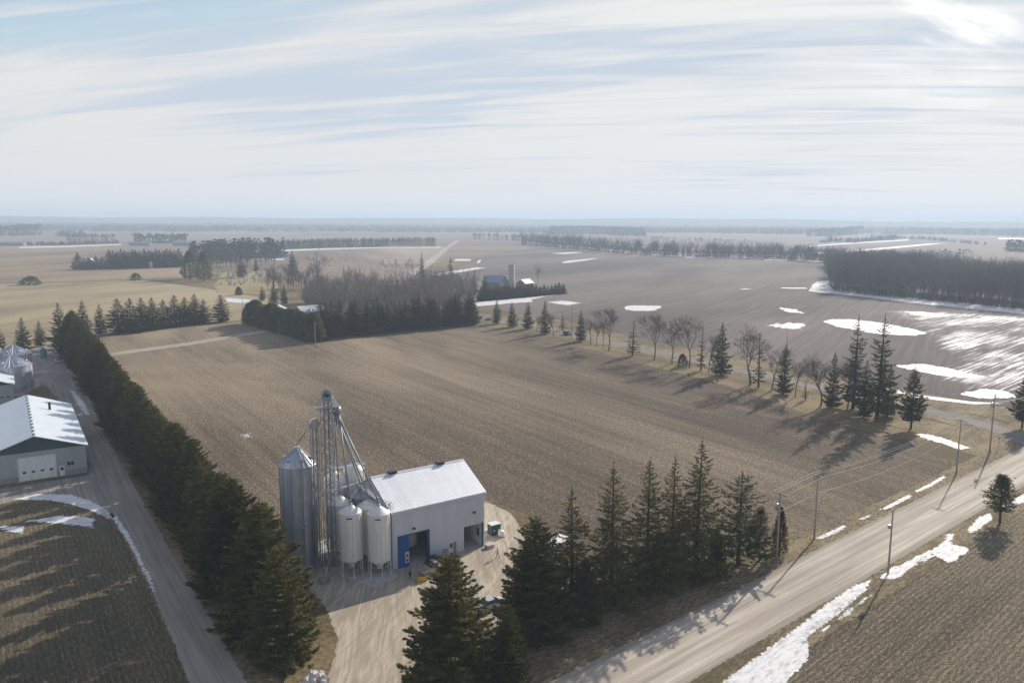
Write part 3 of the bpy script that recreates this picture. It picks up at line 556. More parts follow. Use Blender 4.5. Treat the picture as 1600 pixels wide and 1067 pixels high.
# roadside row (kind, bx, by, ty, label, w)
RR = [('sprC', 776, 506, 469, 'roadside spruce nearest the end of the windbreak', 1), ('sprC', 800, 511, 473, 'broad roadside spruce second from the windbreak end', 1.1), ('sprC', 825, 514, 472, 'roadside spruce beside a small bare sapling', .95),
      ('bareS', 838, 519, 491, 'small bare sapling squeezed between two roadside spruces', 1), ('sprC', 851, 522, 471, 'roadside spruce right of the small bare sapling', .85), ('bareS', 865, 525, 488, 'slender bare tree left of the dark car on the paved road', 1),
      ('sprS', 879, 516, 488, 'narrow spruce across the road directly behind the dark car', 1.4), ('sprC', 907, 533, 485, 'roadside spruce just right of the dark car', .85), ('bareS', 923, 538, 496, 'small bare tree right of the spruce by the car', 1.1),
      ('bareS', 932, 542, 502, 'thin bare tree in the gap before the large bare maple', .8), ('bareS', 943, 545, 498, 'slim upright bare tree leaning on the large bare maple', .6), ('bareL', 951, 548, 479, 'large bare maple, the leftmost big one along the road', 1.0),
      ('sprS', 988, 556, 502, 'scraggly spruce standing alone between two bare maples', 1.3), ('bareL', 1022, 562, 488, 'spreading bare maple right of the lone scraggly spruce', 1), ('bareL', 1050, 568, 496, 'middle bare maple left of the round bush', .95),
      ('bush', 1066, 573, 553, 'round dark bush at the foot of the bare maples', .8), ('bareL', 1077, 575, 491, 'bare maple directly behind the round dark bush', .8), ('sprS', 1095, 579, 511, 'thin see-through spruce between bare maple and dense spruce', .9),
      ('bareS', 1107, 582, 520, 'thin bare tree touching the dense dark spruce', .7), ('sprC', 1126, 586, 506, 'dense dark spruce midway along the roadside row', .95), ('bareL', 1172, 602, 504, 'widest bare maple right of the dense dark spruce', 1.05),
      ('sprS', 1185, 605, 524, 'scraggly spruce in front of the widest bare maple', 1.0), ('bareL', 1206, 609, 540, 'small bare maple left of the leaning dense spruce', .9), ('sprC', 1224, 616, 540, 'dense spruce with a bare pole rising behind it', .8),
      ('bareS', 1243, 620, 558, 'thin bare tree right of the dense spruce and pole', .8), ('sprS', 1258, 625, 595, 'little stunted spruce standing on the grass verge', 1.3), ('bareL', 1282, 635, 548, 'stout limbed bare maple left of the tall ragged spruces', .95),
      ('sprC', 1300, 637, 552, 'mid-height spruce beside the stout bare maple', .8), ('bareL', 1324, 640, 552, 'bare tree in front of the left tall ragged spruce', .9), ('sprT', 1333, 638, 495, 'left one of the two tall ragged spruces', .95),
      ('sprC', 1349, 652, 565, 'shorter dark spruce between the two tall ragged ones', .75), ('sprT', 1370, 656, 493, 'right one of the two tall ragged spruces', .95), ('sprC', 1386, 650, 570, 'dark spruce at the right foot of the tall ragged pair', .8),
      ('sprR', 1423, 670, 577, 'bushy pine with a bare stem at the right end of the roadside row', .9)]
for kd, bx, by, ty, lb, w in RR: tpx(kd, bx, by, ty, lb, w, 'trees along the paved road', cat='bush' if kd == 'bush' else 'tree')
# windbreak behind the big field
wa, wb = G(505, 529)[:2], G(742, 507)[:2]; NW = 30
for k in range(NW):
    t = k / (NW - 1); p = wb + (wa - wb) * t + np.array([rng.uniform(-2, 2), rng.uniform(-1, 3)])
    tree('sprC', p, rng.uniform(13.5, 17.5), 'dark spruce %s from the road end of the windbreak behind the field' % ordn(k), 'tree', 'spruces in the windbreak', 1.4)
ha, hb = G(392, 506)[:2], G(491, 533)[:2]
for k in range(12):
    t = k / 11; p = ha + (hb - ha) * t; tree('hedge', p, rng.uniform(11.0, 13.2), 'rounded dark cedar %s from the left in the bulging hedge by the farm track' % ordn(k), 'tree', 'cedars in the rounded hedge', rng.uniform(.95, 1.15), i=k)
# standing out of the grove
for q in (('bareF', 497, 447, 385, 'tall bare tree rising above the left part of the grove', 1.1), ('bareF', 620, 445, 399, 'bare tree rising above the grove left of the spire-like spruce', 1.0), ('bareF', 645, 442, 402, 'slender bare tree next to the spire-like spruce', .9),
          ('sprT', 659, 448, 394, 'spire-like spruce rising from the grove by the far road', .9), ('sprT', 704, 455, 401, 'spire-like spruce right of the far gravel road', 1.0), ('sprC', 722, 462, 433, 'pointed spruce just right of the tall spire at the grove end', 1.2),
          ('sprC', 740, 462, 430, 'first pointed spruce left of the distant blue roofed barn', 1.1), ('sprC', 757, 462, 430, 'pointed spruce close beside the distant blue roofed barn', 1.1), ('sprC', 457, 432, 392, 'dark spruce in the cemetery grove beside the pale field', 1.0),
          ('sprC', 400, 424, 406, 'small cone shaped spruce behind the cemetery', 1.2), ('sprC', 378, 434, 400, 'dark column of spruce in the middle of the cemetery', 1.3), ('sprC', 428, 478, 440, 'spruce at the left edge of the grove by the farm buildings', 1.0),
          ('sprC', 444, 475, 445, 'darker spruce behind the white farm shed', 1.0), ('sprC', 410, 470, 448, 'rounded spruce right of the egg-shaped shrub', 1.2), ('bareF', 840, 447, 408, 'lone bare tree right of the distant tower silo', .75)):
    tpx(q[0], q[1], q[2], q[3], q[4], q[5])
tpx('ced', 373, 461, 448, 'egg-shaped brown shrub on the lawn before the cemetery', 3.0, cat='shrub')
tpx('bush', 48, 445, 432, 'low dark bush at the left in the pale stubble field', 2.2, cat='bush'); tpx('bush', 212, 438, 427, 'low dark bush at the fence line right of centre in the pale field', 1.6, cat='bush')
tpx('broad', 297, 437, 392, 'huge broad evergreen, left of the pair beside the cemetery', 1.0, i=0); tpx('broad', 319, 439, 394, 'huge broad evergreen, right of the pair beside the cemetery', .9, i=1)
pa, pb = [(122, 421, 395), (132, 421, 404), (140, 421, 402), (150, 420, 400), (160, 420, 401)], [(172 + 6.0 * k, 420.5 - 0.03 * 6 * k, 391 + (k % 3) * 1.5 - k * 0.1) for k in range(19)]
for k, q in enumerate(pa + pb): tree('sprF', G(q[0], q[1]), min(24, HT(*q)), 'distant dark spruce %s from the left in the plantation beyond the stubble' % ordn(k), 'tree', 'spruces in the plantation', 1.7)
for k in range(22):
    t = k / 21; q = (752 + 128 * t, 470.5 - 11.5 * t); tree('sprF', G(*q), rng.uniform(8.5, 11.5) * (1 - 0.25 * t), 'low dark spruce %s from the left in the hedge before the distant tower silo' % ordn(k), 'tree', 'spruces in the snowy field hedge', 1.7)

# ------------------------------------------------------------------ far woods: masses nobody could count
def template(kind):
    if kind in ('con', 'conF'):
        g = np.random.default_rng(3); n = 46 if kind == 'con' else 14; z = g.uniform(0, 1, n); az = g.uniform(0, 6.28, n); r = 0.24 * (1 - z) ** .7 * g.uniform(.4, 1, n)
        c = np.stack([r * np.cos(az), r * np.sin(az), z * .97 + .02], 1); s = (0.13 if kind == 'con' else 0.24) * g.uniform(.7, 1.4, n)
        return cards(c, np.stack([np.cos(az), np.sin(az), g.uniform(-.3, 1, n)], 1), g.normal(0, .6, (n, 3)) + [0, 0, 1], s, s * .7)
    if kind == 'bareT':
        out = []
        g = np.random.default_rng(8); segs = [(0, 0, 0, 0, 0, .5, .012, .009)]
        for i in range(14):
            z0 = g.uniform(.25, .6); a = g.uniform(0, 6.28); l = g.uniform(.2, .42); sp = g.uniform(.25, .6)
            m = np.array([math.cos(a) * l * sp, math.sin(a) * l * sp, z0 + l * .75]); segs.append((0, 0, z0, *m, .008, .004))
            for j in range(3):
                e = m + g.normal(0, .09, 3) + [math.cos(a) * .05, math.sin(a) * .05, .13]; segs.append((*m, *e, .004, .0025))
        for s in segs: pass
        return prisms(segs, 3)
    g = np.random.default_rng(9); n = 16; z = g.uniform(.1, 1, n); az = g.uniform(0, 6.28, n); r = .32 * np.sqrt(np.clip(1 - (z - .55) ** 2 * 3.6, .05, 1)) * g.uniform(.3, 1, n)
    c = np.stack([r * np.cos(az), r * np.sin(az), z * .92], 1); s = .26 * g.uniform(.7, 1.3, n); return cards(c, g.normal(0, .5, (n, 3)) + [0, 0, 1], g.normal(0, 1, (n, 3)), s, s * .55)
TPL = {k: template(k) for k in ('con', 'conF', 'bareT', 'bareF')}
DWOOD = plain('far_wood', (0.085, 0.075, 0.065), 0.9, var=.3, nscale=.03, stretch=(1, 1, 1)); CWOOD = plain('far_conifer', (0.030, 0.038, 0.026), 0.9, var=.3, nscale=.05, stretch=(1, 1, 1))
def mass(name, pos, hs, kind, label, mat, cat='woods', wmul=1.0, seed=1):
    g = np.random.default_rng(seed); T = TPL[kind]; out = []
    for (x, y), h in zip(pos, hs):
        a = g.uniform(0, 6.28); c, s = math.cos(a), math.sin(a); V = T * h; w = wmul * g.uniform(.8, 1.25)
        out.append(np.stack([(V[..., 0] * c - V[..., 1] * s) * w + x, (V[..., 0] * s + V[..., 1] * c) * w + y, V[..., 2]], -1))
    o = link(name, quads(name, np.concatenate(out), mat)); return tag(o, label, cat, None, 'stuff')
def band(name, pts, hpx, n, depth, kind, label, mat, wmul=1.0, seed=1, var=.3):
    """trees scattered along a line on the ground and behind it"""
    g = np.random.default_rng(seed); Pn = np.array([G(*p)[:2] for p in pts]); d = np.r_[0, np.cumsum(np.linalg.norm(np.diff(Pn, axis=0), axis=1))]
    px = np.array(pts, float); t = g.uniform(0, 1, n); xs = px[0, 0] + t * (px[-1, 0] - px[0, 0]); ys = np.interp(xs, px[:, 0], px[:, 1])
    pos = []; hs = []
    for x, y in zip(xs, ys):
        p = G(x, y)[:2]; r = np.linalg.norm(p); k = g.uniform(0, depth); pos.append(p * (1 + k / r)); hs.append(hpx * r / F * g.uniform(1 - var, 1 + var * .5))
    return mass(name, pos, hs, kind, label, mat, 'treeline', wmul, seed)
# grove behind the windbreak
g = np.random.default_rng(77); pos = []; hs = []
for _ in range(300):
    x = g.uniform(478, 742); y = g.uniform(452, 505) if x > 540 else g.uniform(470, 500)
    pos.append(G(x, y)[:2]); hs.append(g.uniform(14, 21.5))
mass('bare_grove', pos, hs, 'bareT', 'grey brown grove of bare trees behind the dark windbreak', plain('grove_bark', (.22, .185, .165), .9, var=.25), 'woods', 1.0)
pos = [G(g.uniform(415, 500), g.uniform(425, 455))[:2] for _ in range(60)]
mass('bare_grove', pos, g.uniform(10, 16, 60), 'bareT', 'thin bare trees among the cemetery behind the lawn', TWIG, 'woods')
# woodlot on the right
w0 = [G(1302, 456), G(1420, 468), G(1600, 485), G(1900, 515)]; pos = []; hs = []
for _ in range(1900):
    t = g.uniform(0, 3); i = int(t); p = w0[i] + (w0[min(i + 1, 3)] - w0[i]) * (t - i); k = g.uniform(0, 1) ** 1.2 * 430
    q = p[:2] + np.array([0.35, 0.94]) * k + g.normal(0, 2, 2)
    if q[0] < G(1302, 456)[0] + 0.33 * k - 6: continue
    pos.append(q); hs.append(21 * (1 + .22 * math.sin(q[0] * .031) * math.cos(q[1] * .027 + 1)) * g.uniform(.72, 1.15))
mass('woodlot', pos, hs, 'bareT', 'large grey bare woodlot beyond the snowy field at the right', plain('wood_bark', (0.14, 0.12, 0.11), .9, var=.3), 'woods', 1.0)
pos = []; hs = []
for _ in range(700):
    t = g.uniform(0, 3); i = int(t); p = w0[i] + (w0[min(i + 1, 3)] - w0[i]) * (t - i); pos.append(p[:2] + np.array([.35, .94]) * g.uniform(2, 26)); hs.append(g.uniform(2.5, 6))
mass('undergrowth', pos, hs, 'bareT', 'low dark undergrowth along the front edge of the woodlot', plain('brush', (0.06, 0.05, 0.045), .9, var=.3), 'undergrowth', 2.0)
band('treeline', [(815, 382), (900, 391), (1000, 399), (1100, 403), (1200, 405), (1330, 413), (1420, 420)], 22, 560, 70, 'bareT', 'long bare treeline along the far edge of the ploughed field', DWOOD, 1.0, 3, .45)
band('treeline', [(815, 383), (900, 390), (1000, 398), (1100, 402), (1200, 404), (1330, 411), (1420, 419)], 9, 600, 60, 'bareF', 'low scrub under the long bare treeline', DWOOD, 1.2, 4)
band('treeline', [(740, 374), (830, 378), (900, 382)], 9, 90, 150, 'bareF', 'scattered bare trees beyond the far gravel road', DWOOD, 1.0, 5)
band('treeline', [(438, 390), (520, 387), (680, 385.5)], 13.5, 260, 40, 'con', 'dark conifer plantation strip behind the pale field', CWOOD, 1.3, 6, .15)
band('treeline', [(300, 410), (360, 405), (445, 403)], 26, 130, 60, 'con', 'dark mixed conifers behind the cemetery', CWOOD, 1.5, 7, .35)
band('treeline', [(318, 421), (350, 419), (430, 416)], 20, 50, 40, 'bareT', 'bare trees standing between the cemetery and the conifers', DWOOD, 1.0, 8, .35)
band('treeline', [(10, 384), (100, 383), (185, 380.5)], 5, 160, 40, 'conF', 'low dark hedge along the far left field edge', CWOOD, 2.0, 9)
band('treeline', [(95, 377), (180, 376)], 9, 60, 60, 'bareF', 'bare orchard rows behind the far left hedge', DWOOD, .9, 10)
band('treeline', [(-60, 371), (30, 369.5), (62, 368)], 14, 120, 400, 'bareF', 'dark wood at the far left of the plain', CWOOD, 1.2, 11)
band('treeline', [(90, 370), (130, 369)], 9, 30, 60, 'conF', 'small clump of dark trees in the far left fields', CWOOD, 1.4, 12)
band('treeline', [(212, 380), (250, 381), (290, 380)], 12, 80, 120, 'bareF', 'farmstead trees in the far fields left of centre', CWOOD, 1.2, 13, .4)
band('treeline', [(860, 366.5), (930, 366.5), (1005, 370)], 14, 300, 600, 'conF', 'distant blue wood right of the far road', CWOOD, 1.6, 14, .15)
band('treeline', [(1260, 370), (1300, 370), (1345, 366)], 11, 120, 400, 'bareF', 'distant wood above the right hand fields', CWOOD, 1.4, 15)
band('treeline', [(1290, 378), (1340, 380), (1365, 377), (1400, 375)], 7, 130, 150, 'conF', 'dark farm trees beyond the snowy strips', CWOOD, 1.5, 16)
band('treeline', [(1360, 371), (1450, 375), (1540, 384)], 5, 120, 120, 'conF', 'thin hedge crossing the far right fields', CWOOD, 1.5, 17)
band('treeline', [(1575, 394), (1700, 402)], 17, 70, 200, 'conF', 'blue wood cut by the right edge beyond the woodlot', CWOOD, 1.5, 18)
band('treeline', [(1230, 396), (1400, 404), (1520, 400)], 6, 120, 200, 'bareF', 'scrubby bare trees between the far snow strips', DWOOD, 1.3, 19, .5)
band('treeline', [(1120, 365), (1190, 366), (1255, 367)], 9, 90, 300, 'conF', 'distant blue wood in the middle of the right hand plain', CWOOD, 1.6, 41)
band('treeline', [(1400, 364), (1500, 367), (1640, 371)], 9, 160, 300, 'conF', 'distant blue wood beyond the far snow strips at the right', CWOOD, 1.7, 42)
band('treeline', [(600, 363), (720, 362.5), (850, 363)], 6, 150, 300, 'conF', 'thin blue wood beyond the end of the far gravel road', CWOOD, 1.7, 43)
band('treeline', [(40, 361), (130, 360.5), (215, 361)], 8, 130, 300, 'conF', 'dark blue wood on the far left plain above the hedge', CWOOD, 1.7, 44)
band('treeline', [(262, 363), (330, 362), (372, 362)], 9, 80, 250, 'conF', 'small blue wood in the far fields above the plantation', CWOOD, 1.6, 45)
band('treeline', [(1010, 374), (1090, 378), (1180, 381)], 5, 70, 120, 'bareF', 'thin hedge with scattered trees beyond the long bare treeline', DWOOD, 1.3, 46, .5)
for k, (y0, y1, hp, n, lb) in enumerate([(359.5, 365.5, 7.5, 1500, 'nearest blue belt of woods across the whole plain'), (356.0, 361.0, 6.5, 2000, 'middle blue belt of woods across the whole plain'), (354.0, 358.5, 5.5, 2200, 'farthest blue belt of woods below the hills')]):
    gg = np.random.default_rng(200 + k); pos = []; hs = []
    for c_ in range(n // 14):
        x = gg.uniform(-150, 1750); y = y0 + (y1 - y0) * (x / 1600.) + gg.normal(0, .9)
        wd = gg.uniform(25, 110)
        for _ in range(14):
            xx = x + gg.uniform(-wd, wd); p = G(xx, max(y + gg.normal(0, .25), 347.8 + (xx - 800) * .006))[:2]; r = np.linalg.norm(p); 
            if r > 5850: p = p * (5850 - gg.uniform(0, 250)) / r; r = 5850
            pos.append(p); hs.append(min(34, hp * r / F * gg.uniform(.6, 1.1)))
    mass('treeline', pos, hs, 'conF', lb, CWOOD, 'treeline', 3.5 + 1.5 * k, 30 + k)
# hills on the horizon
def hills():
    g = np.random.default_rng(5); ph = g.uniform(0, 6.28, 12); na = 360; rads = [5900, 6500, 7000, 7500, 8100, 9000, 14100]; V = []; Fc = []
    for j, r in enumerate(rads):
        for i in range(na + 1):
            a = R(-52) + R(104) * i / na; b = sum(math.sin(a * (3 + 4.3 * q) + ph[q] + j * .5) / (1 + .5 * q) for q in range(9))
            top = [0, 24, 46, 62, 70, 64, 0][j]; z = top * (1 + .09 * b) + (g.normal(0, 1.6) if 2 < j < 6 else 0) - (6 if j in (0, 6) else 0)
            V.append((r * math.sin(a), r * math.cos(a), z))
    for j in range(len(rads) - 1):
        for i in range(na): q = j * (na + 1) + i; Fc.append((q, q + 1, q + na + 2, q + na + 1))
    m = bpy.data.meshes.new('hills'); m.from_pydata(V, [], Fc); t = NT('hill_woods', rough=.95, spec=.1)
    t.col(t.mix((0.05, 0.055, 0.045), (0.17, 0.14, 0.11), t.step(t.noise(t.vec(0, (1, .5, 1)), .0022, 4), .58, .70))); m.materials.append(t.m); m.update(); o = link('hills', m); o['kind'] = 'structure'
hills()

# ------------------------------------------------------------------ elevator building
BL = G(614, 890.5); BANG = R(35.14)
_ex = np.array([math.cos(BANG), math.sin(BANG)]); _ey = np.array([-_ex[1], _ex[0]])
def LW(x, y): p = BL[:2] + _ex * x + _ey * y; return (p[0], p[1], 0.0)
WALLW = ribbed('white_wall_cladding', (0.60, 0.62, 0.64), 0.3, 0, 0.55, depth=0.02, var=0.06); WALLY = ribbed('white_wall_cladding_side', (0.60, 0.62, 0.64), 0.3, 1, 0.55, depth=0.02, var=0.06)
ROOFW = ribbed('white_metal_roof', (0.70, 0.72, 0.75), 0.4, 0, 0.38, 0.15, depth=0.04, var=0.05, spec=0.5); TRIM = plain('white_trim', (0.66, 0.67, 0.68), 0.5, var=.06); INNER = plain('inner_lining', (0.74, 0.74, 0.72), 0.7, var=.1)
def elevator():
    L, D, E, RG, T = 17.2, 14.2, 9.55, 13.3, 0.18
    o = empty('elevator_building', LW(0, 0), BANG); tag(o, 'tall white metal-clad grain building with two open doorways beside the silos', 'building')
    w = MB(); d = [(1.0, 6.5, 5.25), (13.25, 17.0, 4.2)]
    w.box(0, 1.0, 0, T, 0, E).box(6.5, 13.25, 0, T, 0, E).box(17.0, L, 0, T, 0, E).box(1.0, 6.5, 0, T, 5.25, E).box(13.25, 17.0, 0, T, 4.2, E); w.build('wall', WALLW, o)
    w = MB(); w.box(0, L, D - T, D, 0, E); w.build('wall', WALLW, o)
    for x0, x1 in ((0, T), (L - T, L)):
        w = MB(); w.prism([(T, 0), (D - T, 0), (D - T, E), (D / 2, RG - .05), (T, E)], x0, x1, 'x'); w.build('wall', WALLY, o)
    th = .14
    for s in (0, 1):
        r = MB(); 
        def q(u, dz):   # u: 0 eave .. 1 ridge
            y = -.35 + (D / 2 + .35) * u; y = y if s == 0 else D - y; return (y, E - .10 + (RG - E + .1) * u + dz)
        r.prism([q(0, 0.05), q(1, 0.05), q(1, .05 + th), q(0, .05 + th)], -.3, L + .3, 'x'); r.build('roof', ROOFW, o)
    m = MB(); m.prism([(D / 2 - .35, RG + .06), (D / 2, RG + .24), (D / 2 + .35, RG + .06)], -.3, L + .3, 'x'); m.build('ridge_cap', TRIM, o)
    for x in (2.9, 12.0):
        m = MB(); m.prism([(D / 2 - .45, RG + .1), (D / 2 - .45, RG + .45), (D / 2 + .45, RG + .45), (D / 2 + .45, RG + .1)], x, x + 1.5, 'x'); m.build('ridge_vent', DARK, o, bevel=.05)
    m = MB(); m.box(-.3, L + .3, -.46, -.36, E - .26, E - .06); m.build('gutter', TRIM, o)
    for x in (-.02, L - .1): m = MB(); m.box(x, x + .12, -.03, -.001, 0, E - .1); m.build('corner_trim', TRIM, o)
    m = MB(); m.box(T + .01, L - T - .01, T + .01, D - T - .01, .02, .09); m.build('floor', CONC, o)
    m = MB(); m.box(12.95, 13.1, T + .01, D - T - .01, .1, E - .3); m.build('inner_wall', INNER, o)
    m = MB(); m.box(L - T - .06, L - T - .005, T + .01, D - T - .01, .1, E - .3); m.build('inner_wall', INNER, o)
    m = MB(); m.box(.9, 6.6, 6.4, 6.55, .1, E - .3); m.build('inner_wall', INNER, o)
    # blue folded door, blue jambs and a sticker
    dr = MB(); dr.box(1.02, 2.85, -.10, -.02, .1, 5.2); 
    for x in (1.5, 2.0, 2.5): dr.box(x - .03, x + .03, -.13, -.105, .12, 5.18)
    dr = dr.build('door', BLUE, o, bevel=.01)
    m = MB(); m.box(2.15, 2.85, -.145, -.135, .7, 2.5); m.build('door_panel', TRIM, dr); m = MB(); m.box(2.3, 2.7, -.165, -.15, 1.6, 2.2); m.build('door_sign', RED, dr); m = MB(); m.box(2.3, 2.7, -.165, -.15, .85, 1.35); m.build('door_sign', BLUE, dr)
    m = MB(); m.box(6.1, 6.62, -.16, -.02, 0, 5.3); m.build('door_jamb', DBLUE, o, bevel=.01)
    m = MB(); m.box(.9, 1.0, -.08, -.005, 0, 5.35).box(.9, 6.62, -.08, -.005, 5.26, 5.38); m.build('door_frame', DBLUE, o)
    m = MB(); m.box(16.75, 17.05, -.14, -.02, 0, 4.3); m.build('door_jamb', DBLUE, o, bevel=.01); m = MB(); m.box(13.15, 17.05, -.08, -.005, 4.21, 4.32); m.build('door_frame', TRIM, o)
    m = MB(); m.box(L - T - .11, L - T - .07, 1.0, 1.8, 1.4, 2.8); m.build('window', BLUE, o)
    m = MB(); m.box(10.25, 11.2, -.05, -.005, .1, 2.15); md = m.build('door', TRIM, o, bevel=.01); m = MB(); m.box(10.4, 11.05, -.07, -.055, 1.2, 1.95); m.build('window', GLASS, md); m = MB(); m.box(11.0, 11.1, -.12, -.055, 1.0, 1.1); m.build('handle', DARK, md)
    m = MB(); m.box(11.3, 11.55, -.35, -.02, 0, 2.1); m.build('electric_box', STEEL, o, bevel=.02); m = MB(); m.box(9.3, 9.9, -.4, -.02, .3, 1.3); m.build('electric_box', STEEL, o, bevel=.03)
    for x, z in ((3.75, 6.15), (15.2, 6.4)): m = MB(); m.box(x - .22, x + .22, -.38, -.02, z - .12, z + .12); m.build('wall_lamp', DARK, o, bevel=.04)
    m = MB(); m.tube((17.1, -.25, 0), (17.1, -.25, E - .2), .05); m.build('downpipe', TRIM, o)
elevator()
def tank_inside(x, y, lb):
    o = empty('seed_tank', LW(x, y), BANG); tag(o, lb, 'tank', 'white tanks inside the building')
    m = MB(); m.lathe([(.02, .9), (.35, .9), (1.05, 1.6), (1.05, 4.3), (.9, 4.6), (.3, 4.9), (.02, 4.95)], 20); m.build('body', WHITE, o, True)
    for a in (.8, 2.4, 3.9, 5.5): m = MB(); m.tube((1.0 * math.cos(a), 1.0 * math.sin(a), .09), (1.0 * math.cos(a), 1.0 * math.sin(a), 1.8), .05); m.build('leg', STEEL, o)
tank_inside(3.7, 3.9, 'left white hopper tank inside the building behind the blue door'); tank_inside(5.6, 4.6, 'right white hopper tank inside the building behind the blue jamb')

# ------------------------------------------------------------------ hopper silos
SILOW = NT('white_silo_sheet', (0.78, 0.76, 0.70), 0.4, spec=.4)
def _sm(t):
    z = t.sep(t.tc())[2]; nz = t.noise(t.vec(0, (1.5, 1.5, .2)), 1.0, 5, .65); rib = t.step(t.math('SINE', t.math('MULTIPLY', z, 2 * math.pi / 1.12)), .985, 1.0)
    t.col(t.mix(t.mix((.80, .78, .72), (.68, .65, .57), t.step(nz, .45, .7)), (.45, .44, .42), t.math('MULTIPLY', rib, .5))); t.bump(rib, .5, .03); return t.m
SILOW = _sm(SILOW)
def hopper_silo(x, y, r, zo, zc, ze, zt, label, cap=True, ladder=False, mat=None, nleg=6, rot=.3):
    mat = mat or SILOW; o = empty('hopper_silo', LW(x, y), BANG); tag(o, label, 'silo', 'hopper silos')
    m = MB(); m.lathe([(r, zc), (r, ze)], 40); m.build('shell', mat, o, True)
    m = MB(); m.lathe([(r + .05, ze - .05), (r + .05, ze + .06), (.32, zt - .12), (.32, zt)], 40); rf = m.build('roof', mat, o)
    m = MB(); m.lathe([(.38, zt - .02), (.38, zt + .12), (.02, zt + .22)], 14); m.build('lid', GALV, rf)
    m = MB(); m.lathe([(r - .01, zc + .05), (.28, zo + .25), (.28, zo)], 32); m.build('hopper', mat, o, True)
    m = MB(); m.lathe([(r + .02, zc - .12), (r + .06, zc - .12), (r + .06, zc + .08), (r + .02, zc + .08)], 40); m.build('ring_beam', mat, o)
    for k in range(nleg):
        a = rot + 2 * math.pi * k / nleg; m = MB(); cx, cy = (r + .09) * math.cos(a), (r + .09) * math.sin(a); m.tube((cx, cy, .05), (cx, cy, ze - .3), .065, n=6); m.box(cx - .15, cx + .15, cy - .15, cy + .15, .05, .09); m.build('leg', mat, o)
    m = MB()
    for k in range(nleg):
        a, b = rot + 2 * math.pi * k / nleg, rot + 2 * math.pi * (k + 1) / nleg
        if k % 2 == 0: m.tube(((r + .09) * math.cos(a), (r + .09) * math.sin(a), .2), ((r + .09) * math.cos(b), (r + .09) * math.sin(b), zc - .3), .03, n=5)
        m.tube(((r + .09) * math.cos(a), (r + .09) * math.sin(a), zc - .9), ((r + .09) * math.cos(b), (r + .09) * math.sin(b), zc - .9), .03, n=5)
    m.build('brace', GALV, o)
    if ladder:
        m = MB(); a = ladder; ca, sa = math.cos(a), math.sin(a); rr = r + .3
        for s in (-.22, .22): m.tube((rr * ca - sa * s, rr * sa + ca * s, .3), (rr * ca - sa * s, rr * sa + ca * s, ze + .9), .03, n=5)
        z = .6
        while z < ze + .8: m.tube((rr * ca + sa * .22, rr * sa - ca * .22, z), (rr * ca - sa * .22, rr * sa + ca * .22, z), .018, n=4); z += .32
        m.build('ladder', STEEL, o)
        m = MB(); z = 2.6; c0 = np.array([(rr + .36) * ca, (rr + .36) * sa])
        while z < ze + 1.0: m.path([(c0[0] + .38 * math.cos(q), c0[1] + .38 * math.sin(q), z) for q in np.linspace(0, 6.283, 11)], .018, 4); z += .95
        for q in np.linspace(0, 6.283, 6)[:-1]: m.tube((c0[0] + .38 * math.cos(q), c0[1] + .38 * math.sin(q), 2.6), (c0[0] + .38 * math.cos(q), c0[1] + .38 * math.sin(q), ze + .95), .016, n=4)
        m.build('ladder_cage', STEEL, o)
    if cap:
        m = MB(); n = 8
        for i in range(n):
            a, b = -2.35 + .55 * i / n, -2.35 + .55 * (i + 1) / n; q = r + .012
            m.poly([(q * math.cos(a), q * math.sin(a), ze - .62), (q * math.cos(b), q * math.sin(b), ze - .62), (q * math.cos(b), q * math.sin(b), ze - .42), (q * math.cos(a), q * math.sin(a), ze - .42)])
        m.build('nameplate', DARK, o)
    return o
hopper_silo(-5.8, 2.7, 1.72, 1.0, 2.7, 10.1, 11.35, 'white hopper silo standing front left beside the leg tower')
hopper_silo(-2.3, 0.0, 1.72, .95, 2.6, 10.05, 11.3, 'white hopper silo front right next to the blue doorway, with caged ladder', ladder=0.15)
hopper_silo(-2.1, 4.2, 1.72, 1.0, 2.7, 9.8, 11.0, 'white hopper silo directly behind the one with the caged ladder', cap=False)
hopper_silo(-5.6, 7.4, 1.72, 1.0, 2.7, 10.1, 11.5, 'white hopper silo behind the front left one, mostly hidden by the tower', cap=False)
hopper_silo(-1.4, 8.6, 2.1, 1.0, 3.0, 10.3, 11.6, 'wider grey hopper silo against the end wall of the building', cap=False, mat=GALV)
hopper_silo(-4.3, 12.5, 1.72, 1.0, 2.8, 12.6, 13.9, 'tall white silo at the back, left of the tallest one', cap=False)
hopper_silo(-.7, 12.7, 1.72, 1.0, 2.8, 13.4, 14.7, 'tallest white silo at the back corner by the building', cap=False)
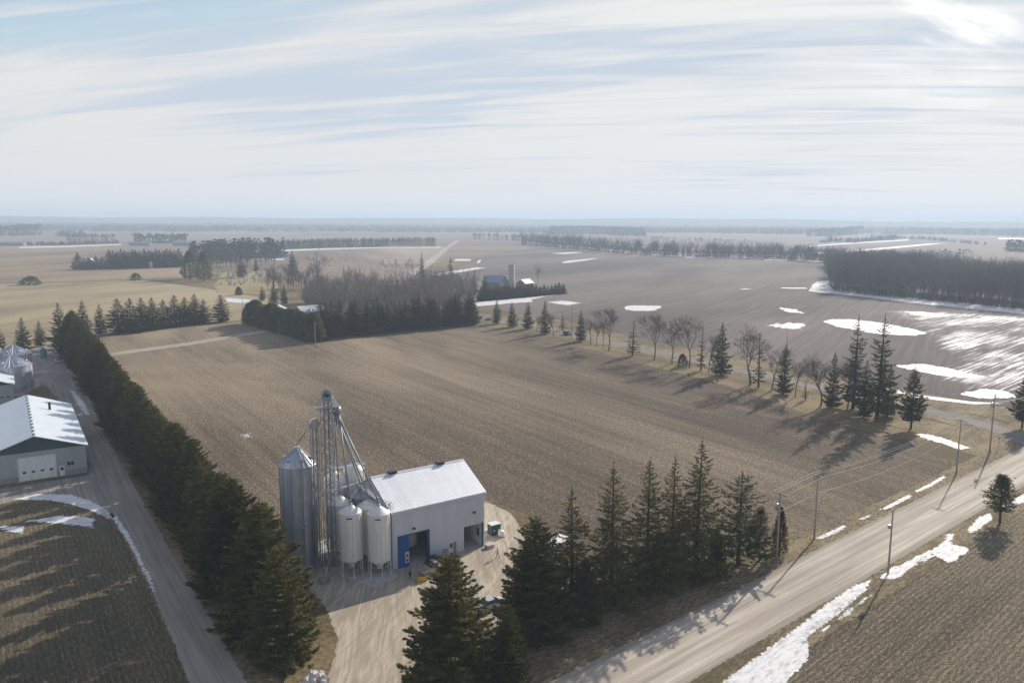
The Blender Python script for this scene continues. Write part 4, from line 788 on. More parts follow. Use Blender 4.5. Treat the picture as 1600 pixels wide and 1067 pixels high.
# ------------------------------------------------------------------ grain bin
def corr(name, c, n=40, period=.105, metal=.75, rough=.36, var=.2):
    t = NT(name, c, rough, metal, .5); s = t.sep(t.tc()); z = s[2]; w = t.math('SINE', t.math('MULTIPLY', z, 2 * math.pi / .32))
    at = t.math('ARCTAN2', s[1], s[0]); seg = t.math('FLOOR', t.mad(at, n / 6.283, .5)); ring = t.math('FLOOR', t.math('DIVIDE', z, .85))
    wn = t.n('ShaderNodeTexWhiteNoise'); wn.noise_dimensions = '2D'; cb = t.n('ShaderNodeCombineXYZ'); t.put(cb.inputs[0], seg); t.put(cb.inputs[1], ring); t.put(wn.inputs['Vector'], cb.outputs[0])
    sg = t.n('ShaderNodeTexWhiteNoise'); sg.noise_dimensions = '1D'; t.put(sg.inputs['W'], seg)
    nz = t.noise(t.vec(0, (1.2, 1.2, .12)), 1.0, 5, .65)
    cc = t.mix(tuple(k * .55 for k in c), tuple(min(1, k * 1.15) for k in c), t.math('ADD', t.mad(wn.outputs[0], .25, .0), t.mad(sg.outputs[0], .75, 0))); cc = t.mix(cc, tuple(k * .72 for k in c), t.step(nz, .5, .75))
    t.col(cc); t.bump(w, .12, .02); t.put(t.b.inputs['Roughness'], t.mad(nz, .25, rough - .1)); return t.m
BINM = corr('corrugated_galvanised', (.66, .70, .77), 11, metal=.45, rough=.4); BINR = corr('galvanised_roof', (.52, .56, .62), 20, metal=.5)
def grain_bin(pos, r, ze, zt, label, nrib=24, rot=0., ladder=None, mat=None):
    o = empty('grain_bin', pos, rot); tag(o, label, 'grain bin', 'galvanised grain bins')
    m = MB(); m.lathe([(r, 0), (r, ze)], 48); m.build('shell', mat or BINM, o, True)
    m = MB(); m.lathe([(r + .12, ze - .08), (.45, zt - .25), (.45, zt), (.05, zt + .1)], 48); rf = m.build('roof', BINR, o)
    m = MB()
    for k in range(nrib):
        a = 2 * math.pi * k / nrib; m.tube(((r + .1) * math.cos(a), (r + .1) * math.sin(a), ze), (.5 * math.cos(a), .5 * math.sin(a), zt - .2), .05, n=4)
    m.build('roof_ribs', BINR, rf)
    for k in range(6):
        a = .5 + k * 1.047; f = .72; m = MB(); cx, cy = r * f * math.cos(a), r * f * math.sin(a); z = ze + (zt - ze) * (1 - f) ; m.box(cx - .25, cx + .25, cy - .25, cy + .25, z - .05, z + .42); m.build('roof_vent', GALV, rf, bevel=.08)
    m = MB()
    for k in range(11):
        a = 2 * math.pi * k / 11; ca, sa = math.cos(a), math.sin(a); m.tube(((r + .05) * ca, (r + .05) * sa, 0), ((r + .05) * ca, (r + .05) * sa, ze - .05), .06, n=4)
    m.build('stiffeners', GALV, o)
    m = MB(); m.lathe([(r + .35, 0), (r + .35, .25), (r - .1, .25)], 40); m.build('base', CONC, o)
    if ladder is not None:
        m = MB(); a = ladder; ca, sa = math.cos(a), math.sin(a); rr = r + .25
        for s in (-.25, .25): m.tube((rr * ca - sa * s, rr * sa + ca * s, .5), (rr * ca - sa * s, rr * sa + ca * s, ze + .9), .035, n=5)
        z = .8
        while z < ze + .8: m.tube((rr * ca + sa * .25, rr * sa - ca * .25, z), (rr * ca - sa * .25, rr * sa + ca * .25, z), .02, n=4); z += .35
        m.build('ladder', STEEL, o)
        m = MB(); z = 3.0; c0 = np.array([(rr + .36) * ca, (rr + .36) * sa])
        while z < ze + 1: m.path([(c0[0] + .4 * math.cos(q), c0[1] + .4 * math.sin(q), z) for q in np.linspace(0, 6.283, 11)], .02, 4); z += 1
        m.build('ladder_cage', STEEL, o)
        m = MB(); m.box(rr * ca - .5, rr * ca + .7, rr * sa - .6, rr * sa + .5, ze * .42, ze * .42 + .08); m.build('landing', GALV, o)
    return o
grain_bin(LW(-10.9, 11.2), 2.8, 16.6, 19.3, 'tall galvanised grain bin at the left of the leg tower', 24, BANG, ladder=-1.75)
# ------------------------------------------------------------------ bucket elevator leg and spouts
def leg_tower():
    tx, ty = -7.6, 6.8; o = empty('leg_tower', LW(tx, ty), BANG); tag(o, 'tall lattice bucket elevator tower with spouts fanning down to the silos', 'elevator tower')
    m = MB(); w = .72; ztop = 26.2
    for sx in (-w, w):
        for sy in (-w, w): m.tube((sx, sy, 0), (sx, sy, ztop), .055, n=6)
    z = 0; k = 0
    while z < ztop - 1:
        z2 = min(z + 2.0, ztop)
        for (a, b) in (((-w, -w), (w, -w)), ((w, -w), (w, w)), ((w, w), (-w, w)), ((-w, w), (-w, -w))):
            m.tube((*a, z2), (*b, z2), .06, n=4); p, q = (a, b) if k % 2 else (b, a); m.tube((*p, z), (*q, z2), .055, n=4)
        z = z2; k += 1
    m.build('frame', STEEL, o)
    for s in (-.34, .34): m = MB(); m.box(s - .10, s + .10, -.12, .12, .4, 27.4); m.build('casing', STEEL, o)
    m = MB(); m.box(-.75, .75, -.4, .4, 0, 1.3); m.build('boot', STEEL, o, bevel=.05)
    m = MB(); m.prism([(-.62, 27.3), (.75, 27.1), (.9, 28.0), (.6, 28.8), (.15, 29.1), (-.35, 28.9), (-.62, 28.3)], -.28, .28, 'y'); hd = m.build('head', STEEL, o, bevel=.05)
    m = MB(); m.tube((-.1, -.35, 28.2), (-.1, -1.0, 28.2), .28, n=12); m.build('motor', DBLUE, hd)
    m = MB(); m.box(-1.9, .9, -1.2, 1.1, 26.2, 26.28)
    pf = m.build('platform', STEEL, o)
    m = MB()
    for z in (26.8, 27.35):
        m.path([(-1.9, -1.2, z), (.9, -1.2, z), (.9, 1.1, z), (-1.9, 1.1, z), (-1.9, -1.2, z)], .03, 5)
    for x, y in ((-1.9, -1.2), (.9, -1.2), (.9, 1.1), (-1.9, 1.1), (-.5, -1.2), (-.5, 1.1)): m.tube((x, y, 26.25), (x, y, 27.4), .03, n=5)
    m.build('railing', STEEL, pf)
    m = MB(); m.prism([(.8, 28.0), (1.2, 27.8), (2.2, 25.6), (1.3, 25.6), (.75, 27.0)], -.42, .42, 'y'); m.build('discharge_chute', WHITE, o)
    m = MB(); m.lathe([(.02, 26.1), (.6, 26.0), (.75, 25.4), (.55, 24.9), (.02, 24.8)], 16, (1.7, 0)); m.build('distributor', STEEL, o, True)
    # caged ladder up the front
    m = MB()
    for s in (-.22, .22): m.tube((.4 + s, -w - .25, .4), (.4 + s, -w - .25, 27.2), .03, n=4)
    z = .6
    while z < 27: m.tube((.18, -w - .25, z), (.62, -w - .25, z), .018, n=4); z += .35
    m.build('ladder', STEEL, o)
    m = MB(); z = 2.8
    while z < 27: m.path([(.4 + .38 * math.cos(q), -w - .6 + .38 * math.sin(q), z) for q in np.linspace(0, 6.283, 11)], .02, 4); z += 1.0
    m.build('ladder_cage', STEEL, o)
    src = np.array([1.7, 0, 25.0])
    tg = [(-5.8, 2.7, 11.5), (-2.3, 0, 11.45), (-2.1, 4.2, 11.2), (-5.6, 7.4, 11.6), (-1.4, 8.6, 11.8), (-4.3, 12.5, 14.1), (-.7, 12.7, 14.9)]
    for i, (x, y, z) in enumerate(tg):
        a = 2 * math.pi * i / 7; s0 = src + [.35 * math.cos(a), .35 * math.sin(a), -.1]; e = np.array([x - tx, y - ty, z]); m = MB(); m.tube(s0, e + [0, 0, .5], .13, n=10); m.tube(e + [0, 0, .6], e + [0, 0, 0], .17, n=10); m.build('spout', STEEL, o, True)
    # long inclined conveyor truss under the two right hand spouts
    m = MB(); A, B = src + [.5, -.2, -.3], np.array([.6 - tx, -.2 - ty + 2.0, 11.0])
    return o
leg_tower()
def side_leg():
    tx, ty = -9.3, 7.6; o = empty('side_leg', LW(tx, ty), BANG); tag(o, 'shorter grey elevator leg between the grain bin and the main tower', 'elevator leg')
    for s in (-.3, .3): m = MB(); m.box(s - .1, s + .1, -.12, .12, .3, 23.2); m.build('casing', STEEL, o)
    m = MB(); w = .5
    for sx in (-w, w):
        for sy in (-w, w): m.tube((sx, sy, 0), (sx, sy, 22.6), .06, n=5)
    z = 0; k = 0
    while z < 22:
        z2 = z + 1.9
        for (a, b) in (((-w, -w), (w, -w)), ((w, -w), (w, w)), ((w, w), (-w, w)), ((-w, w), (-w, -w))):
            m.tube((*a, z2), (*b, z2), .04, n=4); p, q = (a, b) if k % 2 else (b, a); m.tube((*p, z), (*q, z2), .032, n=4)
        z = z2; k += 1
    m.build('frame', STEEL, o)
    m = MB(); m.prism([(-.7, 23.0), (.7, 23.0), (.85, 23.7), (.4, 24.4), (-.4, 24.4), (-.8, 23.7)], -.28, .28, 'y'); m.build('head', GALV, o, bevel=.04)
    m = MB(); m.box(-.7, .7, -.35, .35, 0, 1.1); m.build('boot', STEEL, o, bevel=.05)
    m = MB(); m.tube((-.6, .1, 23.6), (-1.6, 3.6, 19.6), .12, n=10); m.build('spout', GALV, o, True)
side_leg()
def catwalk():
    o = empty('catwalk', LW(0, 0), BANG); tag(o, 'railed steel catwalk running across the tops of the hopper silos', 'catwalk')
    for (a, b, z) in (((-7.0, 7.2), (-1.2, 8.9), 12.3), ((-2.2, .6), (-1.7, 8.2), 12.1), ((-6.5, 11.2), (.6, 11.0), 14.6)):
        a = np.array(a); b = np.array(b); d = (b - a) / np.linalg.norm(b - a); n = np.array([-d[1], d[0]]) * .42; m = MB()
        v = [(*(a - n), z), (*(b - n), z), (*(b + n), z), (*(a + n), z)]; v2 = [(x, y, z + .07) for x, y, z in v]
        m.add(v + v2, [(0, 1, 2, 3), (4, 5, 6, 7), (0, 1, 5, 4), (1, 2, 6, 5), (2, 3, 7, 6), (3, 0, 4, 7)]); m.build('deck', GALV, o)
        m = MB(); k = max(2, int(np.linalg.norm(b - a) / 1.5))
        for s in (-1, 1):
            for zz in (.55, 1.05): m.tube((*(a + n * s), z + zz), (*(b + n * s), z + zz), .03, n=5)
            for i in range(k + 1): p = a + (b - a) * i / k + n * s; m.tube((*p, z), (*p, z + 1.08), .03, n=5)
        m.build('railing', GALV, o)
    m = MB()
    for x, y in ((-3.9, 8.1), (-1.2, 3.0)): m.tube((x, y, 0), (x, y, 12.2), .08, n=6)
    for x in (-6.2, .3): m.tube((x, 11.1, 0), (x, 11.1, 14.6), .08, n=6)
    m.build('support_post', STEEL, o)
    m = MB(); a, b = np.array([-7.4, 4.4, 13.4]), np.array([-.2, -.2, 10.6]); 
    for dz in (0, .55):
        for s in (-.25, .25): m.tube(a + [s, s, dz], b + [s, s, dz], .045, n=5)
    for i in range(12):
        p = a + (b - a) * i / 12; q = a + (b - a) * (i + 1) / 12
        for s in (-.25, .25): m.tube(p + [s, s, 0], q + [s, s, .55], .03, n=4)
    m.build('truss', STEEL, o)
catwalk()
def chute():
    o = empty('auger_conveyor', LW(-8.9, 3.6), BANG); tag(o, 'small inclined grey auger lying at the foot of the leg tower', 'auger')
    m = MB(); m.tube((-1.8, -1.6, .3), (.6, 1.6, 2.4), .16, n=10); m.build('tube', GALV, o, True); m = MB(); m.prism([(-2.3, .1), (-1.3, .1), (-1.1, .8), (-2.5, .8)], -2.1, -1.1, 'y'); m.build('hopper', STEEL, o, bevel=.03)
    m = MB(); m.tube((.3, 1.2, 2.2), (.9, .6, 0), .05, n=6).tube((.3, 1.2, 2.2), (-.3, 1.8, 0), .05, n=6); m.build('stand', STEEL, o)
chute()

# ------------------------------------------------------------------ barns and farm buildings
def barn(pos, ang, width, length, eave, peak, wall, gable, roof, label, doors=True, name='barn', trim=TRIM):
    """gable end faces -y, right hand corner at pos"""
    o = empty(name, pos, ang); tag(o, label, 'barn' if 'barn' in name else 'building'); wd = width
    m = MB(); m.box(-wd, 0, 0, .2, 0, eave); m.build('wall', wall, o)
    m = MB(); m.prism([(-wd, eave + .003), (0, eave + .003), (-wd / 2, peak)], .0, .2, 'y'); m.build('gable', gable, o)
    m = MB(); m.prism([(-wd, eave + .003), (0, eave + .003), (-wd / 2, peak)], length - .2, length, 'y'); m.build('gable', gable, o)
    m = MB(); m.box(-.2, 0, .2, length - .2, 0, eave); m.build('wall', wall, o); m = MB(); m.box(-wd, -wd + .2, .2, length - .2, 0, eave); m.build('wall', wall, o)
    m = MB(); m.box(-wd, 0, length - .2, length, 0, eave); m.build('wall', wall, o)
    sl = (peak - eave) / (wd / 2); ov = .5
    for s in (0, 1):
        m = MB(); p = [(ov, eave - sl * ov + .04), (-wd / 2, peak + .04), (-wd / 2, peak + .2), (ov, eave - sl * ov + .2)]
        if s: p = [(-wd - x, z) for x, z in p]
        m.prism(p, -.5, length + .5, 'y'); m.build('roof', roof, o)
    return o
BW = ribbed('barn_wall', (.40, .42, .40), .6, 0, .6, depth=.02, var=.08); BG = ribbed('barn_gable', (.05, .10, .085), .4, 0, .6, depth=.02); BR = ribbed('barn_roof', (.62, .68, .72), .9, 1, .42, .15, depth=.04, var=.05, spec=.4)
BP = G(137, 738); BA = R(32.8)
bn = barn(tuple(BP), BA, 18.9, 46, 6.2, 9.5, BW, BG, BR, 'large pale barn with dark green gable and wide white overhead door')
m = MB(); m.box(-12.55, -5.95, -.09, -.01, .15, 5.0); dd_ = m.build('door', WHITE, bn, bevel=.02)
for i in range(4): m = MB(); x = -11.7 + i * 1.65; m.box(x - .33, x + .33, -.12, -.095, 1.75, 2.15); m.build('window', GLASS, dd_)
m = MB()
for z in (1.1, 2.35, 3.3, 4.2): m.box(-12.5, -6.0, -.105, -.092, z - .02, z + .02)
m.build('panel_seams', TRIM, dd_)
m = MB(); m.box(-12.8, -12.56, -.07, -.005, 0, 5.2).box(-5.94, -5.7, -.07, -.005, 0, 5.2).box(-12.56, -5.94, -.07, -.005, 5.02, 5.2); m.build('door_frame', TRIM, bn)
m = MB(); m.box(-5.25, -4.3, -.07, -.01, .1, 2.3); md = m.build('door', WHITE, bn, bevel=.02); m = MB(); m.box(-5.05, -4.5, -.1, -.075, 1.35, 2.05); m.build('window', GLASS, md)
for x in (-3.45, -2.75): m = MB(); m.box(x - .28, x + .28, -.06, -.01, 2.2, 3.0); m.build('window', GLASS, bn)
m = MB(); m.box(-17.2, -16.6, -.06, -.01, 2.0, 2.7); m.build('sign', RED, bn)
m = MB(); m.box(-19.0, .0, -.03, -.004, 0, 1.2); m.build('wainscot', plain('grey_wainscot', (.30, .30, .28), .7), bn)
m = MB()
for k in range(14): y = .4 + k * 3.4; m.box(-9.75, -9.15, y, y + .5, 9.65, 9.95)
m.build('ridge_caps', STEEL, bn)
m = MB(); m.tube((-5.0, 32, 7.4), (-5.0, 32, 10.0), .28, n=12); m.build('flue', DARK, bn)
b2 = G(23, 629)
bb = barn((b2[0], b2[1], 0), BA, 16, 30, 5.6, 8.6, BW, BG, BR, 'second pale barn at the left edge with a light roof and small windows')
for i in range(4): m = MB(); x = -1.5 - i * 1.6; m.box(x - .35, x + .35, -.06, -.01, 1.8, 2.2); m.build('window', GLASS, bb)
p1 = G(18, 610); grain_bin((p1[0], p1[1] + 1, 0), 5.8, 8.2, 11.6, 'wide galvanised farm bin behind the second barn', 28); p2 = G(22, 588); grain_bin((p2[0], p2[1] + 1, 0), 5.2, 8.0, 11.2, 'wide galvanised farm bin at the back of the left farmyard', 28); p3 = G(-12, 590); grain_bin((p3[0], p3[1], 0), 4.2, 9.0, 11.4, 'galvanised farm bin cut by the left edge of the picture', 24)
o = empty('fuel_tank', tuple(G(68, 561)), .4); tag(o, 'small teal upright tank standing at the far end of the farm lane', 'tank'); TEAL = plain('teal_paint', (.08, .20, .24), .5)
m = MB(); m.lathe([(1.3, 0.3), (1.3, 3.6), (.4, 4.4), (.02, 4.5)], 20); m.build('body', TEAL, o, True); m = MB(); m.box(-1.4, 1.4, -1.4, 1.4, 0, .3); m.build('base', CONC, o); m = MB(); m.lathe([(.42, 4.35), (.42, 4.7), (.02, 4.75)], 12); m.build('lid', GALV, o)
# mid farm by the windbreak
MW = plain('grey_boards', (.22, .21, .20), .8); LROOF = ribbed('light_metal_roof', (.66, .68, .70), .6, 1, .45, .1, depth=.03)
s1 = G(473, 503); barn((s1[0], s1[1], 0), R(-40), 9, 15, 5.5, 8.0, MW, MW, LROOF, 'white roofed farm shed half hidden behind the rounded hedge', name='farm_shed')
o = grain_bin(tuple(G(487, 510)), 2.6, 8.0, 9.6, 'pale grain bin between the farm shed and the windbreak', 20); 
s1 = G(447, 492); barn((s1[0], s1[1], 0), R(15), 8, 10, 3.2, 5.0, MW, MW, LROOF, 'low farm house roof left of the white roofed shed', name='farm_house')
# far barn with tower silo
ts = G(799, 451); o = empty('tower_silo', tuple(ts)); tag(o, 'tall concrete tower silo beside the distant blue roofed barn', 'silo'); m = MB(); m.lathe([(2.7, 0), (2.7, 19.5), (2.5, 19.5), (2.5, 19.0), (.02, 19.0)], 28); m.build('shell', CONC, o, True); m = MB()
for z in np.arange(.8, 19.4, 1.1): m.lathe([(2.72, z), (2.78, z), (2.78, z + .12), (2.72, z + .12)], 28)
m.build('hoops', STEEL, o); m = MB(); m.box(-.5, .5, -3.4, -2.6, 0, 19.2); m.build('chute', CONC, o)
BROOF = ribbed('blue_metal_roof', (.20, .26, .36), .6, 1, .45, .1, depth=.03); s1 = G(797, 453); barn((s1[0] - 1.5, s1[1], 0), R(60), 13, 16, 6.5, 11.5, MW, MW, BROOF, 'distant old barn with a blue roof left of the tower silo'); s1 = G(821, 453); barn((s1[0], s1[1], 0), R(-35), 9, 12, 5.0, 8.0, MW, MW, LROOF, 'distant shed with a white roof right of the tower silo', name='farm_shed')
for (px, py, w_, l_, e_, pk_, rf, lb) in ((42, 384, 14, 60, 5, 8, BROOF, 'long low blue roofed barn far away at the left'), (303, 384, 18, 36, 6, 10, BROOF, 'faint blue grey barn in the far fields left of centre'), (290, 384, 8, 10, 5, 7.5, MW, 'small house far away left of the blue grey barn'), (148, 417, 8, 12, 5.5, 9, LROOF, 'house roof among the plantation spruces at the left'),
          (1297, 379, 14, 25, 6, 10, LROOF, 'pale farm building among the far trees at the right'), (237, 384, 10, 40, 5, 8, BROOF, 'low building beside the far farmstead trees')):
    q = G(px, py); barn((q[0], q[1], 0), R(95) if l_ > 30 else R(20), w_, l_, e_, pk_, MW, MW, rf, lb, name='farm_building')
o = empty('storage_tank', tuple(G(236, 419)), .0); tag(o, 'small round blue tank at the edge of the plantation', 'tank'); m = MB(); m.lathe([(1.9, 0), (2.4, 2), (2.4, 5), (1.6, 7), (.02, 7.6)], 16); m.build('body', plain('pale_blue', (.35, .42, .62), .5), o, True); m = MB(); m.lathe([(.5, 7.4), (.5, 7.9), (.02, 8)], 10); m.build('lid', WHITE, o)

# ------------------------------------------------------------------ cemetery
STN = [plain('headstone_a', (.62, .54, .42), .7), plain('headstone_b', (.42, .38, .34), .6)]
def stone_mesh(k):
    m = MB(); w = .42; pr = [(-w, .0), (w, 0), (w, .95)] + [(w * math.cos(a), .95 + .25 * math.sin(a)) for a in np.linspace(.3, 2.84, 7)] + [(-w, .95)]; m.prism(pr, -.12, .12, 'y'); m.box(-.6, .6, -.28, .28, -.1, .18); return m.mesh('headstone', STN[k])
SM = [stone_mesh(0), stone_mesh(1)]; gg = np.random.default_rng(12)
for k in range(110):
    x = gg.uniform(338, 428); y = 427 + gg.integers(0, 7) * 3.1 + gg.normal(0, .3)
    if x > 385 and y > 445: continue
    q = G(x, y); o = link('headstone', SM[k % 3 % 2]); o.location = (q[0], q[1], 0); o.rotation_euler = (0, 0, .5 + gg.normal(0, .1)); sc_ = gg.uniform(1.3, 2.6); o.scale = (sc_,) * 3
    tag(o, 'small headstone among the crowded rows of the cemetery beside the grove', 'headstone', 'headstones in the cemetery')
def m_lawn():
    t = NT('golden_lawn', rough=.95, spec=.1); v = t.noise(t.vec(0), .15, 5, .65); t.col(t.mix((.25, .20, .11), (.40, .325, .18), v)); edge_alpha(t, 8.0, .8, .12); return t.m
LAWN = m_lawn(); sheet('lawn', [(335, 449), (345, 426), (430, 424), (440, 447), (425, 460), (340, 458)], LAWN, .06, 3, 4)

# ------------------------------------------------------------------ utility poles and wires
POLES = {}
def pole(key, bx, by, ty, label, arm=True, arm_dir=None, trans=False, r=.15, lamp=False):
    g0 = G(bx, by); h = HT(bx, by, ty); o = empty('utility_pole', tuple(g0), arm_dir or 0.); tag(o, label, 'utility pole', 'utility poles'); m = MB(); m.tube((0, 0, -.2), (0, 0, h), r * 1.15, r * .75, 10); m.build('pole', WOODP, o, True)
    if arm:
        m = MB(); m.box(-1.25, 1.25, -.14, .0, h - .55, h - .40); m.build('crossarm', WOODP, o)
        for x in (-1.15, -.45, .45, 1.15): m = MB(); m.lathe([(.03, h - .42), (.07, h - .36), (.05, h - .28), (.07, h - .22), (.02, h - .16)], 8, (x, -.07)); m.build('insulator', CERAM, o)
        m = MB(); m.tube((-.8, -.06, h - .5), (0, 0, h - 1.2), .025, n=4).tube((.8, -.06, h - .5), (0, 0, h - 1.2), .025, n=4); m.build('arm_brace', STEEL, o)
    if trans:
        m = MB(); m.lathe([(.02, h - 3.2), (.28, h - 3.2), (.28, h - 2.2), (.2, h - 2.1), (.02, h - 2.1)], 14, (.42, 0)); m.build('transformer', GALV, o, True)
    if lamp: m = MB(); m.box(-.55, -.1, -.2, .2, h - 3.0, h - 2.4); m.build('meter_box', GALV, o, bevel=.03)
    POLES[key] = (g0, h, arm_dir or 0.); return o
pr_dir = math.atan2(rd[1], rd[0]) + math.pi / 2
pole('a', 1213, 876, 768, 'nearest utility pole with a crossarm beside the reddish cedar', True, pr_dir, True, .19); pole('b', 1272, 843, 740, 'utility pole second from the cedar, its thin shaft against the field', True, pr_dir); pole('c', 1494, 741, 654, 'utility pole at the field corner left of the tallest pole', True, pr_dir)
pole('d', 1546, 708, 616, 'tallest utility pole at the road junction', False, pr_dir, True, .17); pole('e', 1387.5, 896, 797, 'lone utility pole with a small box on the far side of the gravel road', False, 0, False, .14, True)
pole('f', 893, 529, 474, 'thin utility pole beside the dark car on the paved road', False); pole('g', 1226, 600, 520, 'utility pole rising behind the dense roadside spruce', False); pole('h', 493, 544, 503, 'thin bare pole in front of the rounded hedge', False)
pole('i', 411, 512, 474, 'left pole of the pair standing by the rounded hedge', False); pole('j', 415.5, 513, 475, 'right pole of the pair standing by the rounded hedge', False); pole('k', 380, 494, 464, 'pole at the left end of the rounded hedge', False)
WIRE = NT('wire', (.80, .78, .72), .4, .2).m
def wire(pts, label, sag=.6, r=.022):
    m = MB()
    for a, b in zip(pts[:-1], pts[1:]):
        a = np.array(a); b = np.array(b); L = np.linalg.norm(b - a); n = 14; s = sag * (L / 50) ** 2
        m.path([a + (b - a) * t - np.array([0, 0, 4 * s * t * (1 - t)]) for t in np.linspace(0, 1, n + 1)], r, 4)
    o = m.build('overhead_wire', WIRE); tag(o, label, 'wire', 'overhead wires along the gravel road')
def top(k, x, dz): g0, h, a = POLES[k]; return (g0[0] + x * math.cos(a), g0[1] + x * math.sin(a), h + dz)
en = POLES['d'][0] + (POLES['d'][0] - POLES['c'][0]) * 2.2
for x, dz, lb in ((-1.15, -.14, 'outer left overhead wire on the crossarms'), (.45, -.14, 'middle overhead wire on the crossarms'), (1.15, -.14, 'outer right overhead wire on the crossarms'), (0, -3.4, 'lowest overhead wire strung below the crossarms')):
    wire([top('a', x, dz), top('b', x, dz), top('c', x, dz), top('d', x * .3, dz - 1.8), (en[0], en[1], 9.5 + dz)], lb + ' along the gravel road', 1.0)
# stop sign seen from the side, yellow marker, stakes
o = empty('stop_sign', tuple(G(1560, 700)), R(20)); tag(o, 'small road sign on a post at the junction near the tallest pole', 'sign'); m = MB(); m.tube((0, 0, 0), (0, 0, 2.9), .045, n=6); m.build('post', STEEL, o); m = MB(); m.add([(.38 * math.cos(a), y, 2.6 + .38 * math.sin(a)) for y in (-.02, -.05) for a in np.arange(8) * math.pi / 4 + math.pi / 8], [tuple(range(8)), tuple(range(8, 16))] + [(i, (i + 1) % 8, 8 + (i + 1) % 8, 8 + i) for i in range(8)]); m.build('plate', STEEL, o)
o = empty('marker_post', tuple(G(1200, 884))); tag(o, 'yellow marker post standing beside the nearest utility pole', 'marker'); m = MB(); m.tube((0, 0, 0), (.12, 0, 1.9), .06, .06, 8); m.build('post', YEL, o); m = MB(); m.tube((.12, 0, 1.9), (.125, 0, 2.05), .065, .04, 8); m.build('cap', DARK, o)

# ------------------------------------------------------------------ yard things
o = empty('transformer_box', tuple(G(772, 835)), BANG); tag(o, 'dark green electrical box standing on the gravel right of the building', 'electrical box'); m = MB(); m.box(-.95, .95, -.75, .75, .15, 2.05); m.build('cabinet', GREEN, o, bevel=.04); m = MB(); m.box(-1.1, 1.1, -.9, .9, 0, .15); m.build('base', CONC, o); m = MB(); m.box(-1.0, 1.0, -.8, .8, 2.06, 2.16); m.build('lid', TRIM, o, bevel=.03)
for x in (-.45, .5): m = MB(); m.box(x - .12, x + .12, -.79, -.76, .9, 1.2); m.build('label_plate', TRIM, o)
o = empty('plastic_tote', tuple(G(783, 838)), .5); tag(o, 'white plastic drum tote beside the green electrical box', 'tote'); m = MB(); m.lathe([(.02, .1), (.5, .1), (.6, .3), (.6, .95), (.35, 1.15), (.02, 1.18)], 14); m.build('body', WHITE, o, True); m = MB(); m.box(-.6, .6, -.6, .6, 0, .1); m.build('pallet', WOODP, o)
o = empty('plastic_tote', tuple(G(763, 831)), .2); tag(o, 'low white block on the gravel left of the green electrical box', 'tote'); m = MB(); m.box(-.5, .5, -.35, .35, .08, .6); m.build('body', WHITE, o, bevel=.08); m = MB(); m.box(-.55, .55, -.4, .4, 0, .08); m.build('pallet', WOODP, o)
o = empty('concrete_block', tuple(G(757, 854)), BANG); tag(o, 'low concrete block at the foot of the right doorway jamb', 'block'); m = MB(); m.box(-.2, 1.3, -1.2, -.3, 0, .6); m.build('block', CONC, o, bevel=.05)
o = empty('loader_bucket', tuple(G(659, 906)), .5); tag(o, 'orange yellow loader bucket lying on the yard at the shadow edge', 'bucket'); m = MB(); m.prism([(-.6, 0), (.5, 0), (.6, .15), (-.45, .16), (-.5, .75), (-.62, .8)], -.85, .85, 'x'); m.build('scoop', YEL, o, bevel=.02); m = MB(); m.prism([(-.6, 0), (.5, 0), (.45, .5), (-.55, .8)], -.86, -.82, 'x'); m.prism([(-.6, 0), (.5, 0), (.45, .5), (-.55, .8)], .82, .86, 'x'); m.build('side_plate', YEL, o)
def rocks(pos, n, rad, label, mat):
    g = np.random.default_rng(3); o = empty('rock_pile', pos); tag(o, label, 'rock pile')
    for i in range(n):
        bm = bmesh.new(); bmesh.ops.create_icosphere(bm, subdivisions=2, radius=g.uniform(.3, .75)); 
        for v in bm.verts: v.co *= 1 + .18 * math.sin(v.co.x * 7 + i) + .15 * math.cos(v.co.y * 9 + i * 2)
        me = bpy.data.meshes.new('rock'); bm.to_mesh(me); bm.free(); me.materials.append(mat); a = g.uniform(0, 6.28); d = g.uniform(0, rad); link('rock', me, o, (d * math.cos(a), d * math.sin(a), .25 + max(0, .5 - d * .25)))
rocks(tuple(G(490, 1070)), 12, 1.8, 'pile of pale boulders at the bottom left of the yard entrance', CONC); rocks(tuple(G(648, 1066)), 2, .4, 'couple of white stones at the right edge of the yard entrance', WHITE)

